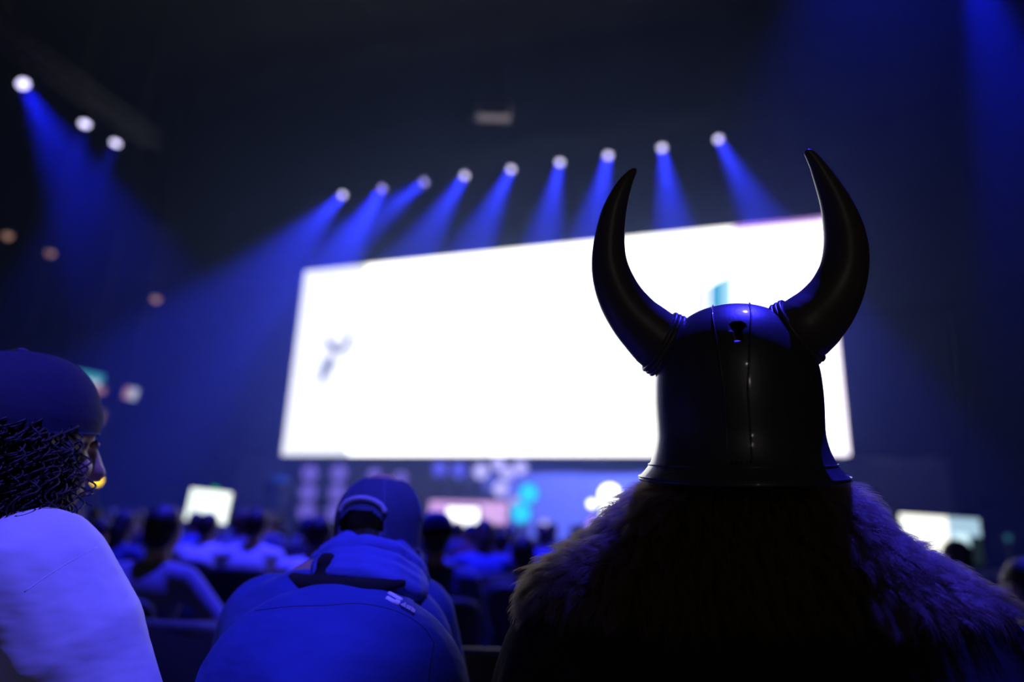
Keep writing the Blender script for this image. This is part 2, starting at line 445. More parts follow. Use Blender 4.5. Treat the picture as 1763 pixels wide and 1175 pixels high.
flat_display('thin magenta light strip under the pink display', 800, 924, 874, 930, 1.75, emat('display_magenta', (0.50, 0.04, 0.70), 0.9), 0.02, 'light_strip', 'light')
flat_display('small white-glowing display in front of the pink display wall', 770, 874, 822, 918, 2.4, emat('display_white', (1.0, 1.0, 1.0), 2.2))
def lamp_at(label, px, py, size, m, off=OFS, grp=None, name='stage_lamp'):
    p = upx(px, py, off)
    root = empty(name, (p.x, p.y, STZ)); tag(root, label, 'lamp', grp)
    f = (CP - p).normalized(); q = f.to_track_quat('Z', 'Y').to_matrix(); n = 16
    bm = bmesh.new()
    add_ring_loft(bm, [[p + q @ Vector((r * size * math.cos(2 * math.pi * k / n), r * size * math.sin(2 * math.pi * k / n), h * size)) for k in range(n)] for r, h in [(0.01, -0.9), (0.35, -0.88), (0.5, -0.6), (0.56, 0), (0.5, 0.0), (0.48, -0.06)]], caps=False)
    wlink('housing', bm_mesh('housing', bm), M_BLACK, root)
    bm = bmesh.new(); add_ring_loft(bm, [[p + q @ Vector((r * size * math.cos(2 * math.pi * k / n), r * size * math.sin(2 * math.pi * k / n), h * size)) for k in range(n)] for r, h in [(0.48, -0.05), (0.25, 0.0), (0.01, 0.02)]], caps=False)
    wlink('lens', bm_mesh('lens', bm), m, root)
    bm = bmesh.new(); g = Vector((p.x, p.y, STZ)) - f * size * 0.5; add_tube(bm, [p - f * size * 0.5, Vector((g.x, g.y, STZ))], 0.03, 8); wlink('stand', bm_mesh('stand', bm), M_BLACK, root)
    bm = bmesh.new(); add_box(bm, (g.x, g.y, STZ + 0.015), (0.35, 0.35, 0.03)); wlink('foot', bm_mesh('foot', bm), M_BLACK, root, False)
    return root
E_LAV = emat('lamp_lavender', (0.45, 0.42, 1.0), 1.15, small=True); E_LAVD = emat('lamp_violet', (0.20, 0.15, 0.85), 0.65, small=True)
E_CYAN = emat('lamp_cyan', (0.02, 0.55, 1.0), 1.3, small=True); E_WHITE = emat('lamp_white', (1, 1, 1), 4.0, small=True)
E_BLUE = emat('lamp_blue', (0.10, 0.10, 0.9), 0.9, small=True)
lamp_at('upper of two cyan lamps right of the pink display', 910, 850, 0.72, E_CYAN)
lamp_at('lower of two cyan lamps right of the pink display', 897, 884, 0.72, E_CYAN)
lamp_at('pale lavender lamp left of the upper cyan lamp', 862, 842, 0.6, E_LAV)
lamp_at('pale lavender lamp left of the lower cyan lamp', 886, 868, 0.5, E_LAV, 1.2)
lamp_at('large white lamp on the stage left of the horned helmet', 1050, 853, 0.72, E_WHITE)
lamp_at('small white lamp beside the large white stage lamp', 1019, 868, 0.26, E_WHITE, 1.8)
lamp_at('wide white lamp low behind the fur shoulder', 1058, 884, 0.9, E_WHITE, 2.0)
lamp_at('violet lamp under the white lamps by the fur shoulder', 1026, 906, 0.62, emat('lamp_violet_bright', (0.40, 0.25, 1.0), 1.5, small=True), 2.2)
lamp_at('dim lavender lamp right of the cyan lamps', 938, 908, 0.5, E_LAV, 2.2)
lamp_at('violet lamp seen under the right brim of the horned helmet', 1420, 852, 0.5, emat('lamp_purple', (0.25, 0.08, 0.55), 0.6, small=True), 1.5)
for i, (x, y) in enumerate([(757, 808), (790, 810), (828, 812)]):
    lamp_at('dim lavender lamp just under the screen, %s of three left of the brighter ones' % ORD[i], x, y, 0.62, E_LAV if i == 2 else E_BLUE, 0.6, 'lamps in a row under the screen')
for i, (x, y) in enumerate([(858, 800), (874, 815), (896, 806)]):
    lamp_at('bright lavender lamp just under the screen, %s of three above the cyan lamps' % ORD[i], x, y, 0.55, E_LAV, 0.6, 'lamps in a row under the screen')
for c, (x0, nm) in enumerate(((534, 'left'), (584, 'right'))):
    for r, y in enumerate((815, 848, 882)):
        lamp_at('dim violet lamp in the %s column of two at stage left, %s from the top' % (nm, ORD[r]), x0 - r * 3, y, 0.72, E_LAVD, 0.6 + 0.75 * r, 'violet lamp columns')
for i, x in enumerate((645, 690)):
    lamp_at('faint violet lamp above the capped man, %s of two' % ORD[i], x, 818 + 6 * i, 0.6, E_LAVD, 0.8, 'faint lamps above the capped man')
sb = flat_display('narrow blue light panel at the left end of the stage', 470, 820, 492, 862, 0.8, emat('panel_blue', (0.01, 0.06, 0.55), 0.7), 0.03, 'stage_light', 'light')
# speaker stacks at the ends of the stage
for px, lb in ((470, 'left'), (1485, 'right')):
    p = upx(px, 900, 2.5); uu = (p - BR).dot(HD); root = empty('speaker_stack', scr(uu, STZ, 2.5)); tag(root, 'tall dark loudspeaker stack at the %s end of the stage' % lb, 'loudspeaker')
    for k in range(3):
        bm = bmesh.new(); sbox(bm, uu, STZ + 0.34 + k * 0.7, 2.5, 0.9, 0.66, 0.7, 0.02); wlink('cabinet', bm_mesh('cabinet', bm), M_BLACK, root, False)
        bm = bmesh.new(); sbox(bm, uu, STZ + 0.34 + k * 0.7, 2.87, 0.82, 0.58, 0.03); wlink('grille', bm_mesh('grille', bm), mat('grille', (0.05, 0.05, 0.05), 0.7, bump=0.5, bscale=60), root, False)

# monitors among the audience
def monitor(label, c, wd, ht, yaw, tilt, faces, rollz=0.0):
    c = Vector(c); root = empty('monitor', (c.x, c.y, 0)); tag(root, label, 'monitor')
    rot = (Matrix.Rotation(yaw, 3, 'Z') @ Matrix.Rotation(tilt, 3, 'X') @ Matrix.Rotation(rollz, 3, 'Y'))
    def pb(nm, x0, x1, z0, z1, y0, y1, m, par, bev=0.0):
        bm = bmesh.new(); add_box(bm, c + rot @ Vector(((x0 + x1) / 2, (y0 + y1) / 2, (z0 + z1) / 2)), (x1 - x0, y1 - y0, z1 - z0), rot, bev)
        return wlink(nm, bm_mesh(nm, bm), m, par, False)
    case = pb('case', -wd / 2 - 0.02, wd / 2 + 0.02, -ht / 2 - 0.02, ht / 2 + 0.02, 0.0, 0.05, M_BLACK, root, 0.006)
    pb('screen_face', -wd / 2, wd / 2, -ht / 2, ht / 2, -0.004, 0.001, faces[0], root)
    for k, (x0, x1, z0, z1, m) in enumerate(faces[1]):
        pb('picture_area', wd * x0, wd * x1, ht * z0, ht * z1, -0.007 - 0.001 * k, -0.004, m, case)
    bm = bmesh.new(); b0 = c + rot @ Vector((0, 0.05, -ht * 0.3)); add_tube(bm, [b0, Vector((b0.x, b0.y + 0.05, b0.z - 0.2)), Vector((b0.x, b0.y + 0.05, 0.02))], 0.022, 8); wlink('stand', bm_mesh('stand', bm), M_BLACK, root)
    for k in range(3):
        a = k * 2.094 + 0.5; bm = bmesh.new(); add_tube(bm, [(b0.x, b0.y + 0.05, 0.25), (b0.x + 0.35 * math.cos(a), b0.y + 0.05 + 0.35 * math.sin(a), 0.015)], 0.013, 6); wlink('stand_leg', bm_mesh('stand_leg', bm), M_BLACK, root)
    return root
E_MW = emat('monitor_white', (0.92, 1.0, 0.95), 1.6); E_MY = emat('monitor_cream', (1.0, 1.0, 0.90), 1.5)
E_MB = emat('monitor_blue', (0.45, 0.68, 0.85), 0.9); E_MD = emat('monitor_dark', (0.02, 0.04, 0.06), 0.5)
mc = at(1620, 928, 6.2)
monitor('wide monitor at the right showing a white and blue picture', mc, 0.69, 0.39, R_(-4), R_(0), (E_MB, [(-0.5, 0.10, -0.5, 0.5, E_MY), (0.09, 0.16, -0.5, -0.15, E_MD), (0.36, 0.5, -0.5, 0.1, E_MD), (0.16, 0.33, -0.45, 0.15, emat('monitor_sky', (0.65, 0.9, 1.0), 1.2))]), R_(2))
mc = at(359, 872, 9.0)
monitor('small white monitor on the left among the audience heads', mc, 0.52, 0.40, R_(6), R_(0), (E_MW, [(-0.45, -0.2, -0.4, 0.4, emat('monitor_pale', (0.85, 1.0, 0.95), 1.3))]), R_(4))
def ball_lamp(label, p, r, m, base_z=0.0, name='marker_lamp'):
    root = empty(name, (p.x, p.y, base_z)); tag(root, label, 'lamp')
    bm = bmesh.new(); add_ell(bm, p, (r, r, r * 1.1), None, 14); wlink('globe', bm_mesh('globe', bm), m, root)
    bm = bmesh.new(); add_tube(bm, [p - Vector((0, 0, r * 0.9)), p - Vector((0, 0, r * 1.5))], r * 0.5, 10); wlink('socket', bm_mesh('socket', bm), M_BLACK, root)
    bm = bmesh.new(); add_tube(bm, [p - Vector((0, 0, r * 1.4)), Vector((p.x, p.y, base_z))], 0.012, 6); wlink('post', bm_mesh('post', bm), M_BLACK, root)
    return root
ball_lamp('small green lamp just above the left monitor', at(369, 850, 9.3), 0.075, emat('lamp_green', (0.02, 0.75, 0.05), 1.0, small=True))
ball_lamp('small yellow lamp right of the face of the man in white', at(167, 827, 12.0), 0.06, emat('lamp_yellow', (1.0, 0.62, 0.0), 5.0, small=True))
ball_lamp('faint teal lamp at the far right edge', at(1735, 927, 12.0), 0.05, emat('lamp_teal', (0.03, 0.12, 0.2), 0.9, small=True))

# ------------------------------------------------------------------ far left seating tier with signs and lamps
M_TIER = mat('tier_concrete', (0.03, 0.03, 0.034), 0.85, bump=0.2, bscale=3)
tier = empty('seating_tier', (-26, 30, 0)); tag(tier, 'dark stepped seating tier far on the left', 'seating tier')
for k in range(6):
    bm = bmesh.new(); add_box(bm, (-27.5 - k * 1.6, 22, 1.6 + k * 0.55), (1.6, 52, 3.2 + k * 1.1)); wlink('step', bm_mesh('step', bm), M_TIER, tier, False)
def sign(label, px0, py0, px1, py1, Y, rows, roll=0.0, post=False):
    a = at(px0, py0, Y); b = at(px1, py1, Y); c = (a + b) / 2; wd = abs(b.x - a.x); ht = abs(a.z - b.z)
    root = empty('lit_sign', (c.x, c.y, c.z)); tag(root, label, 'sign'); rot = Matrix.Rotation(roll, 3, 'Y')
    bm = bmesh.new(); add_box(bm, (0, 0.1, 0), (wd + 0.1, 0.15, ht + 0.1), rot, 0.02); link('case', bm_mesh('case', bm), M_BLACK, root, False)
    for (x0, x1, z0, z1, m) in rows:
        bm = bmesh.new(); add_box(bm, rot @ Vector((wd * (x0 + x1) / 2, 0.0, ht * (z0 + z1) / 2)), (wd * (x1 - x0), 0.06, ht * (z1 - z0)), rot); link('lit_face', bm_mesh('lit_face', bm), m, root, False)
    bm = bmesh.new(); add_tube(bm, [(0, 0.1, 0), (0, 0.1, -c.z if post else 21.95 - c.z)], 0.03, 6); link('hanger', bm_mesh('hanger', bm), M_BLACK, root)
    return root
E_ST = emat('sign_teal', (0.05, 0.42, 0.55), 0.75, small=True); E_SP = emat('sign_salmon', (0.50, 0.25, 0.28), 0.75, small=True); E_SW = emat('sign_pale', (0.55, 0.6, 0.75), 0.8, small=True)
sign('teal and salmon lit sign right of the left cap', 124, 641, 182, 674, 26, [(-0.45, 0.35, 0.12, 0.5, E_ST), (-0.5, 0.3, -0.2, 0.12, E_SW), (-0.5, 0.5, -0.5, -0.2, E_SP)], R_(9))
sign('small lit sign split pink and teal on the left', 216, 668, 234, 688, 26, [(-0.5, -0.05, -0.5, 0.5, E_SP), (-0.05, 0.5, -0.5, 0.5, E_SW)], R_(10))
sign('lit sign half hidden behind the top of the left cap', 20, 613, 54, 628, 26, [(-0.5, 0.1, -0.5, 0.5, E_SP), (0.1, 0.5, -0.5, 0.5, E_ST)], R_(9))
sign('dim yellow lit sign below the teal sign', 156, 706, 176, 730, 26, [(-0.5, 0.5, -0.5, 0.5, emat('sign_yellow', (0.16, 0.10, 0.01), 0.8, small=True))], R_(8), True)
E_OR = emat('lamp_orange', (0.55, 0.30, 0.26), 0.75, small=True)
for i, (x, y) in enumerate(((14, 405), (87, 435), (269, 514))):
    p = at(x, y, 28); root = empty('house_light', p); tag(root, 'faint orange house light in the dark left side, %s of three' % ORD[i], 'lamp', 'orange house lights')
    n = 16; bm = bmesh.new()
    add_ring_loft(bm, [[Vector((r * math.cos(2 * math.pi * k / n), r * math.sin(2 * math.pi * k / n), h)) for k in range(n)] for r, h in [(0.02, 0.35), (0.12, 0.33), (0.2, 0.1), (0.21, 0.0)]], caps=False); link('shade', bm_mesh('shade', bm), M_BLACK, root)
    bm = bmesh.new(); add_ell(bm, (0, 0, -0.02), (0.17, 0.17, 0.17), None, 14); link('globe', bm_mesh('globe', bm), E_OR, root)
    bm = bmesh.new(); add_tube(bm, [(0, 0, 0.34), (0, 0, 21.95 - p.z)], 0.012, 6); link('cable', bm_mesh('cable', bm), M_BLACK, root)
# speaker cluster and a blue batten in the dark upper hall
p = at(850, 192, 19); root = empty('hanging_speaker', p); tag(root, 'pale loudspeaker cluster hanging faintly above the screen', 'loudspeaker')
for k in range(3):
    bm = bmesh.new(); add_box(bm, ((k - 1) * 0.36, 0, 0), (0.34, 0.4, 0.5), Matrix.Rotation((k - 1) * -0.3, 3, 'Z'), 0.03); link('cabinet', bm_mesh('cabinet', bm), mat('pale_cabinet', (0.22, 0.16, 0.18), 0.6), root, False)
bm = bmesh.new(); add_tube(bm, [(0, 0, 0.2), (0, 0, 21.95 - p.z)], 0.02, 6); link('cable', bm_mesh('cable', bm), M_BLACK, root)

# ------------------------------------------------------------------ people: shared builders
def M4(o, f, up=Vector((0, 0, 1))):
    """head frame: local +Y looks along f"""
    f = Vector(f).normalized(); x = f.cross(up).normalized(); z = x.cross(f)
    m = Matrix((x, f, z)).transposed().to_4x4(); m.translation = Vector(o); return m
def head_prims(M, k=1.0):
    r = M.to_3x3(); T = lambda x, y, z: M @ Vector((x * k, y * k, z * k))
    e = lambda c, s: ('e', T(*c), tuple(q * k for q in s), r)
    return [e((0, -0.012, 0.02), (0.076, 0.094, 0.095)), e((0, 0.02, -0.045), (0.060, 0.070, 0.075)), e((0, 0.055, -0.095), (0.028, 0.025, 0.022)),
            ('c', T(0, 0.088, 0.015), T(0, 0.108, -0.028), 0.010 * k, 0.015 * k), e((0.035, 0.062, -0.025), (0.026, 0.024, 0.024)), e((-0.035, 0.062, -0.025), (0.026, 0.024, 0.024)),
            e((0, 0.076, 0.035), (0.05, 0.016, 0.013)), e((0, 0.083, -0.062), (0.024, 0.013, 0.012)),
            e((0.079, -0.008, -0.005), (0.011, 0.020, 0.032)), e((-0.079, -0.008, -0.005), (0.011, 0.020, 0.032)),
            ('c', T(0, -0.03, -0.04), T(0, -0.035, -0.16), 0.054 * k, 0.058 * k)]
def face_extra(M, k=1.0, mi=1):
    def f(bm):
        r = M.to_3x3()
        for c, s in (((0.031, 0.083, 0.013), (0.011, 0.006, 0.007)), ((-0.031, 0.083, 0.013), (0.011, 0.006, 0.007)), ((0, 0.0935, -0.062), (0.022, 0.005, 0.004))):
            n0 = len(bm.faces); add_ell(bm, M @ (Vector(c) * k), tuple(q * k for q in s), r, 10); bm.faces.ensure_lookup_table()
            for q in bm.faces[n0:]: q.material_index = mi
    return f
def hand_extra(wrist, d, palm_n, side, k=1.0):
    """palm plus five fingers, curled a little; side +1/-1 tells where the thumb leaves"""
    d = Vector(d).normalized(); n = Vector(palm_n); n = (n - d * n.dot(d)).normalized(); s = d.cross(n) * side
    W = Vector(wrist); pr = [('c', W, W + d * 0.05 * k, 0.026 * k, 0.030 * k), ('e', W + d * 0.055 * k, (0.040 * k, 0.040 * k, 0.02 * k), Matrix((s, d, n)).transposed())]
    def f(bm):
        for i, (off, L) in enumerate(((0.032, 0.068), (0.011, 0.078), (-0.011, 0.073), (-0.031, 0.056))):
            a = W + d * 0.085 * k + s * off * k; b = a + (d * 0.9 - n * 0.35).normalized() * L * 0.55 * k; c = b + (d * 0.5 - n * 0.85).normalized() * L * 0.5 * k
            add_cap(bm, a - d * 0.02 * k, b, 0.0095 * k, 0.0085 * k, 8); add_cap(bm, b, c, 0.0085 * k, 0.0072 * k, 8)
        a = W + d * 0.025 * k + s * 0.026 * k; b = a + (d * 0.6 + s * 0.7 - n * 0.2).normalized() * 0.04 * k; c = b + (d * 0.9 + s * 0.1 - n * 0.3).normalized() * 0.03 * k
        add_cap(bm, a, b, 0.012 * k, 0.0105 * k, 8); add_cap(bm, b, c, 0.0105 * k, 0.0085 * k, 8)
    return pr, f
def chain(*fs):
    return lambda bm: [f(bm) for f in fs if f]
def skin_mat(name, c):
    m = mat(name, c, 0.55, bump=0.05, bscale=200); return m
M_FACE = mat('face_detail', (0.05, 0.025, 0.02), 0.4)
SK = [skin_mat('skin_light', (0.55, 0.36, 0.28)), skin_mat('skin_tan', (0.42, 0.26, 0.18)), skin_mat('skin_dark', (0.16, 0.09, 0.06))]
M_HAIRS = [mat('hair_dark', (0.018, 0.013, 0.01), 0.6, bump=0.6, bscale=120, stretch=(1, 1, 0.2)), mat('hair_brown', (0.07, 0.045, 0.03), 0.6, bump=0.6, bscale=120, stretch=(1, 1, 0.2))]
def cloth(name, c): return mat('cloth_' + name, c, 0.85, bump=0.25, bscale=25, sheen=0.1)
C_WHITE = cloth('white', (0.78, 0.76, 0.78)); C_NAVY = cloth('navy', (0.035, 0.05, 0.16)); C_BLACK = cloth('black', (0.015, 0.015, 0.018)); C_GREY = cloth('grey', (0.20, 0.20, 0.24))
C_BLUE = cloth('blue', (0.06, 0.10, 0.38)); C_RED = cloth('maroon', (0.12, 0.03, 0.04)); C_JEANS = cloth('jeans', (0.04, 0.06, 0.13)); C_TAN = cloth('tan', (0.35, 0.27, 0.2))

# ------------------------------------------------------------------ stacking chair
def make_chair():
    root = empty('stacking_chair')
    M_SHELL = mat('chair_cloth', (0.02, 0.022, 0.03), 0.6, bump=0.2, bscale=60); M_LEG = mat('chair_leg', (0.06, 0.06, 0.065), 0.4, 0.8)
    def pad(wd, ht, th, M, n=28, curve=0.0):
        bm = bmesh.new(); rings = []
        for s, d in ((0.90, -0.5), (0.98, -0.35), (1.0, 0.0), (0.98, 0.35), (0.90, 0.5)):
            rg = []
            for k in range(n):
                a = 2 * math.pi * k / n; c, q = math.cos(a), math.sin(a); e = 0.45
                x = math.copysign(abs(c) ** e, c) * wd / 2 * s; z = math.copysign(abs(q) ** e, q) * ht / 2 * s
                rg.append(M @ Vector((x, d * th + curve * (x / wd) ** 2, z)))
            rings.append(rg)
        add_ring_loft(bm, rings); return bm_mesh('pad', bm)
    Mb = Matrix.Translation((0, -0.23, 0.72)) @ Matrix.Rotation(R_(10), 4, 'X'); Ms = Matrix.Translation((0, 0.02, 0.44)) @ Matrix.Rotation(R_(90), 4, 'X')
    link('backrest', pad(0.46, 0.36, 0.045, Mb, curve=0.22), M_SHELL, root); link('seat', pad(0.45, 0.44, 0.06, Ms), M_SHELL, root)
    for sx in (-1, 1):
        bm = bmesh.new(); add_tube(bm, [(sx * 0.2, 0.20, 0.42), (sx * 0.22, 0.24, 0.0)], 0.012, 8); link('leg', bm_mesh('leg', bm), M_LEG, root)
        bm = bmesh.new(); add_tube(bm, [(sx * 0.2, -0.16, 0.42), (sx * 0.22, -0.26, 0.0)], 0.012, 8); link('leg', bm_mesh('leg', bm), M_LEG, root)
        bm = bmesh.new(); add_tube(bm, [(sx * 0.2, 0.18, 0.405), (sx * 0.2, -0.16, 0.405), (sx * 0.2, -0.2, 0.5), (sx * 0.19, -0.225, 0.66)], 0.012, 8); link('back_post', bm_mesh('back_post', bm), M_LEG, root)
    bm = bmesh.new(); add_tube(bm, [(-0.2, -0.15, 0.40), (0.2, -0.15, 0.40)], 0.01, 8); link('crossbar', bm_mesh('crossbar', bm), M_LEG, root)
    return root
CH0 = make_chair(); ch_used = [False]
def chair(x, y, rz, label):
    if not ch_used[0]: o = CH0; ch_used[0] = True
    else: o = copy_tree(CH0)
    o.location = (x, y, 0); o.rotation_euler = (0, 0, rz)
    tag(o, label, 'chair', 'dark stacking chairs of the audience'); return o

# ------------------------------------------------------------------ seated spectators (prototypes)
def make_spectator(pose, headgear):
    root = empty('person')
    lean = {'lap': 0.03, 'elbow': 0.10, 'crossed': 0.0, 'slouch': -0.06, 'chin': 0.16}[pose]
    sl = 0.10 if pose == 'slouch' else 0.0
    C = Vector((0, lean, 0.93 - sl)); Nk = Vector((0, lean * 1.2 + 0.01, 1.09 - sl)); Hc = Vector((0, lean * 1.3 + 0.04, 1.225 - sl))
    MH = M4(Hc, (0, 1, 0.03))
    el = {'lap': (0.27, lean + 0.06, 0.74 - sl), 'elbow': (0.40, lean + 0.02, 0.80), 'crossed': (0.27, 0.08, 0.76), 'slouch': (0.28, 0.08, 0.68), 'chin': (0.17, 0.40, 0.66)}[pose]
    wr = {'lap': (0.12, 0.33, 0.66), 'elbow': (0.14, lean + 0.26, 0.70), 'crossed': (-0.06, 0.22, 0.82), 'slouch': (0.12, 0.33, 0.63), 'chin': (0.05, 0.33, 0.96)}[pose]
    sh = [Vector((s * 0.185, lean * 1.05, 1.005 - sl)) for s in (-1, 1)]
    E = [Vector((s * el[0], el[1], el[2])) for s in (-1, 1)]; Wp = [Vector((s * wr[0], wr[1] + (0.03 if s > 0 else 0), wr[2])) for s in (-1, 1)]
    shirt = [('e', (0, C.y, C.z - 0.02), (0.185, 0.12, 0.17)), ('e', (0, lean * 0.6 - 0.01, 0.73 - sl * 0.5), (0.165, 0.125, 0.20)), ('c', Nk - Vector((0, 0.0, 0.035)), (0, C.y, 0.95 - sl), 0.062, 0.09)]
    body = [('e', (0, C.y, C.z - 0.02), (0.165, 0.10, 0.15)), ('e', (0, lean * 0.6, 0.70), (0.15, 0.11, 0.20)), ('c', Nk, (0, C.y, 0.95 - sl), 0.055, 0.08)]
    ex = []
    for i, s in enumerate((-1, 1)):
        shirt += [('c', (0, Nk.y - 0.01, Nk.z - 0.05), sh[i], 0.062, 0.066), ('c', sh[i], E[i], 0.066, 0.052)]
        if pose in ('lap', 'slouch', 'chin'): shirt.append(('c', E[i], E[i].lerp(Wp[i], 0.85), 0.05, 0.038))
        body += [('c', sh[i], E[i], 0.05, 0.04), ('c', E[i], Wp[i], 0.040, 0.026)]
        d = (Wp[i] - E[i]).normalized(); hp, hf = hand_extra(Wp[i], d, (0, 0, 1) if pose != 'chin' else (0, -1, 0), -s); body += hp; ex.append(hf)
        body += [('c', (s * 0.09, 0.0, 0.54), (s * 0.12, 0.44, 0.53), 0.075, 0.055), ('c', (s * 0.12, 0.44, 0.53), (s * 0.13, 0.47, 0.10), 0.05, 0.035)]
    body += head_prims(MH)
    me = organic('body', body, 0.012, 5, chain(face_extra(MH), *ex)); link('body', me, [SK[0], M_FACE], root)
    link('shirt', organic('shirt', shirt, 0.014, 6), C_WHITE, root)
    tr = [('e', (0, 0.0, 0.555), (0.175, 0.135, 0.105))]
    for s in (-1, 1): tr += [('c', (s * 0.09, 0.0, 0.55), (s * 0.12, 0.44, 0.54), 0.092, 0.070), ('c', (s * 0.12, 0.44, 0.54), (s * 0.13, 0.47, 0.09), 0.068, 0.055)]
    link('trousers', organic('trousers', tr, 0.018, 5), C_JEANS, root)
    for s in (-1, 1):
        link('shoe', organic('shoe', [('c', (s * 0.13, 0.45, 0.05), (s * 0.14, 0.60, 0.035), 0.045, 0.034), ('e', (s * 0.13, 0.46, 0.07), (0.045, 0.06, 0.05))], 0.012, 3), C_BLACK, root)
    r = MH.to_3x3()
    hp = [('e', MH @ Vector((0, -0.022, 0.038)), (0.086, 0.098, 0.092), r), ('e', MH @ Vector((0, -0.055, -0.02)), (0.074, 0.058, 0.075), r)]
    if headgear == 'long': hp += [('c', MH @ Vector((0, -0.06, -0.02)), MH @ Vector((0, -0.085, -0.19)), 0.078, 0.06)]
    link('hair', organic('hair', hp, 0.012, 3), M_HAIRS[0], root)
    if headgear == 'cap':
        cp = link('cap', cap_mesh(MH, 0.0), C_NAVY, root); link('cap_brim', brim_mesh(MH), C_NAVY, cp)
    return root
def cap_mesh(MH, arch, R=(0.094, 0.108, 0.10), n=80, zc=0.035, zlow=-0.02):
    """crown of a baseball cap; arch > 0 leaves the half-round opening at the back"""
    bm = bmesh.new(); m = 26; rows = []
    for j in range(m + 1):
        t = j / m; a = (1 - t) * R_(90)
        rows.append((math.sin(a) ** 0.9 if False else math.cos(R_(90) * (1 - t)) ** 0.75, math.sin(R_(90) * (1 - t))))
    rows += [(1.0 - 0.003 * q, zlow / R[2] * q / 6) for q in range(1, 7)]; V = []
    for rr, hh in rows:
        V.append([bm.verts.new(MH @ Vector((max(rr, 0.01) * R[0] * math.sin(2 * math.pi * k / n), -max(rr, 0.01) * R[1] * math.cos(2 * math.pi * k / n) - 0.012, zc + hh * R[2]))) for k in range(n)])
    for j in range(len(V) - 1):
        for k in range(n):
            k2 = (k + 1) % n
            if arch:
                kk = min(k + 0.5, n - k - 0.5) / n * 2 * math.pi; hz_ = (rows[j][1] + rows[j + 1][1]) / 2
                if (kk / 0.55) ** 2 + ((hz_ + 0.1) / arch) ** 2 < 1: continue
            bm.faces.new((V[j][k], V[j][k2], V[j + 1][k2], V[j + 1][k]))
    bmesh.ops.solidify(bm, geom=bm.faces[:], thickness=0.003)
    return bm_mesh('cap', bm)
def brim_mesh(MH, R=(0.094, 0.108), zc=0.012, L=0.075, back=False):
    bm = bmesh.new(); n = 18; s = -1 if back else 1; A = []; B = []
    for k in range(n + 1):
        a = -R_(62) + R_(124) * k / n; q = math.cos(a * 1.45) ** 0.6 if abs(a * 1.45) < R_(89) else 0.02
        A.append(Vector((R[0] * 0.99 * math.sin(a), s * R[1] * 0.97 * math.cos(a) - 0.012, zc)))
        B.append(Vector((R[0] * math.sin(a) * 1.02, s * (R[1] * math.cos(a) + L * q) - 0.012, zc - 0.012 - 0.9 * (math.sin(a) * R[0]) ** 2 / 0.2)))
    rings = []
    for t in (0, 0.33, 0.66, 1.0): rings.append([MH @ (a.lerp(b, t) + Vector((0, 0, 0.004 * math.sin(t * 3.1)))) for a, b in zip(A, B)])
    add_ring_loft(bm, rings, False, False); bmesh.ops.solidify(bm, geom=bm.faces[:], thickness=0.004)
    return bm_mesh('cap_brim', bm)

# ------------------------------------------------------------------ the audience
PROTO = {}
def spectator(x, y, rz, pose, gear, shirt, label, skin=0, hair=0, legs=None, chair_label=None, group='seated spectators'):
    k = (pose, gear)
    if k not in PROTO: PROTO[k] = [make_spectator(pose, gear), False]
    o = PROTO[k][0] if not PROTO[k][1] else copy_tree(PROTO[k][0])
    PROTO[k][1] = True
    sc = rng.uniform(0.92, 0.97); o.scale = (sc, sc, sc)
    o.location = (x, y, 0); o.rotation_euler = (0, 0, rz); tag(o, label, 'person', group)
    for c in o.children:
        n = c.name.split('.')[0]
        m = {'body': SK[skin], 'shirt': shirt, 'hair': M_HAIRS[hair], 'trousers': legs or C_JEANS}.get(n)
        if m is not None:
            c.material_slots[0].link = 'OBJECT'; c.material_slots[0].material = m
    if chair_label: chair(x, y + 0.02, rz, chair_label)
    return o
def crowd_x(px, Y): return at(px, 900, Y).x
EXPL = [(250, 3.1, 'elbow', 'short', C_GREY, 'spectator in a pale T-shirt with an elbow out, behind the white sleeve', 0, 0, -0.1),
        (352, 5.6, 'lap', 'short', C_WHITE, 'spectator in a white shirt seated just under the left monitor', 1, 0, -0.1),
        (440, 5.0, 'crossed', 'short', C_WHITE, 'broad spectator in a white shirt left of the capped man', 0, 0, -0.05),
        (535, 4.1, 'chin', 'short', C_WHITE, 'spectator in a white shirt partly hidden by the hood of the capped man', 1, 0, 0.0),
        (752, 3.5, 'lap', 'cap', C_NAVY, 'spectator in a dark cap and navy jacket right of the capped man', 1, 0, 0.1),
        (1730, 2.9, 'slouch', 'short', C_BLUE, 'slouching spectator in blue at the right edge', 0, 0, 0.35),
        (1675, 4.3, 'elbow', 'short', C_BLUE, 'spectator in blue below the right monitor', 0, 1, 0.3),
        (838, 5.2, 'chin', 'long', C_BLUE, 'long-haired spectator in blue below the white stage display', 0, 1, 0.1),
        (205, 5.2, 'lap', 'long', C_NAVY, 'long-haired spectator in navy below the yellow lamp', 1, 0, -0.2),
        (900, 4.4, 'slouch', 'short', C_BLACK, 'spectator in black beside the left fur shoulder', 1, 0, 0.1)]
taken = []
for (px, Y, pose, gear, sh, lb, sk, hr, rz) in EXPL:
    x = crowd_x(px, Y); taken.append((x, Y))
    spectator(x, Y, rz, pose, gear, sh, lb, sk, hr, None, 'chair of the ' + ' '.join(lb.split()[:13]))
chair(crowd_x(372, 2.55), 2.55, -0.08, 'empty dark chair between the white sleeve and the capped man')
chair(crowd_x(500, 2.6), 2.6, 0.0, 'empty dark chair directly in front of the capped man')
chair(crowd_x(868, 2.25), 2.25, 0.10, 'empty dark chair between the capped man and the fur cape')
rows = [6.6, 7.6, 8.6, 9.6, 10.7, 11.9, 13.2, 14.6, 16.0]
shc = [(C_NAVY, 'navy'), (C_BLACK, 'black'), (C_GREY, 'grey'), (C_BLUE, 'blue'), (C_WHITE, 'white'), (C_RED, 'maroon')]
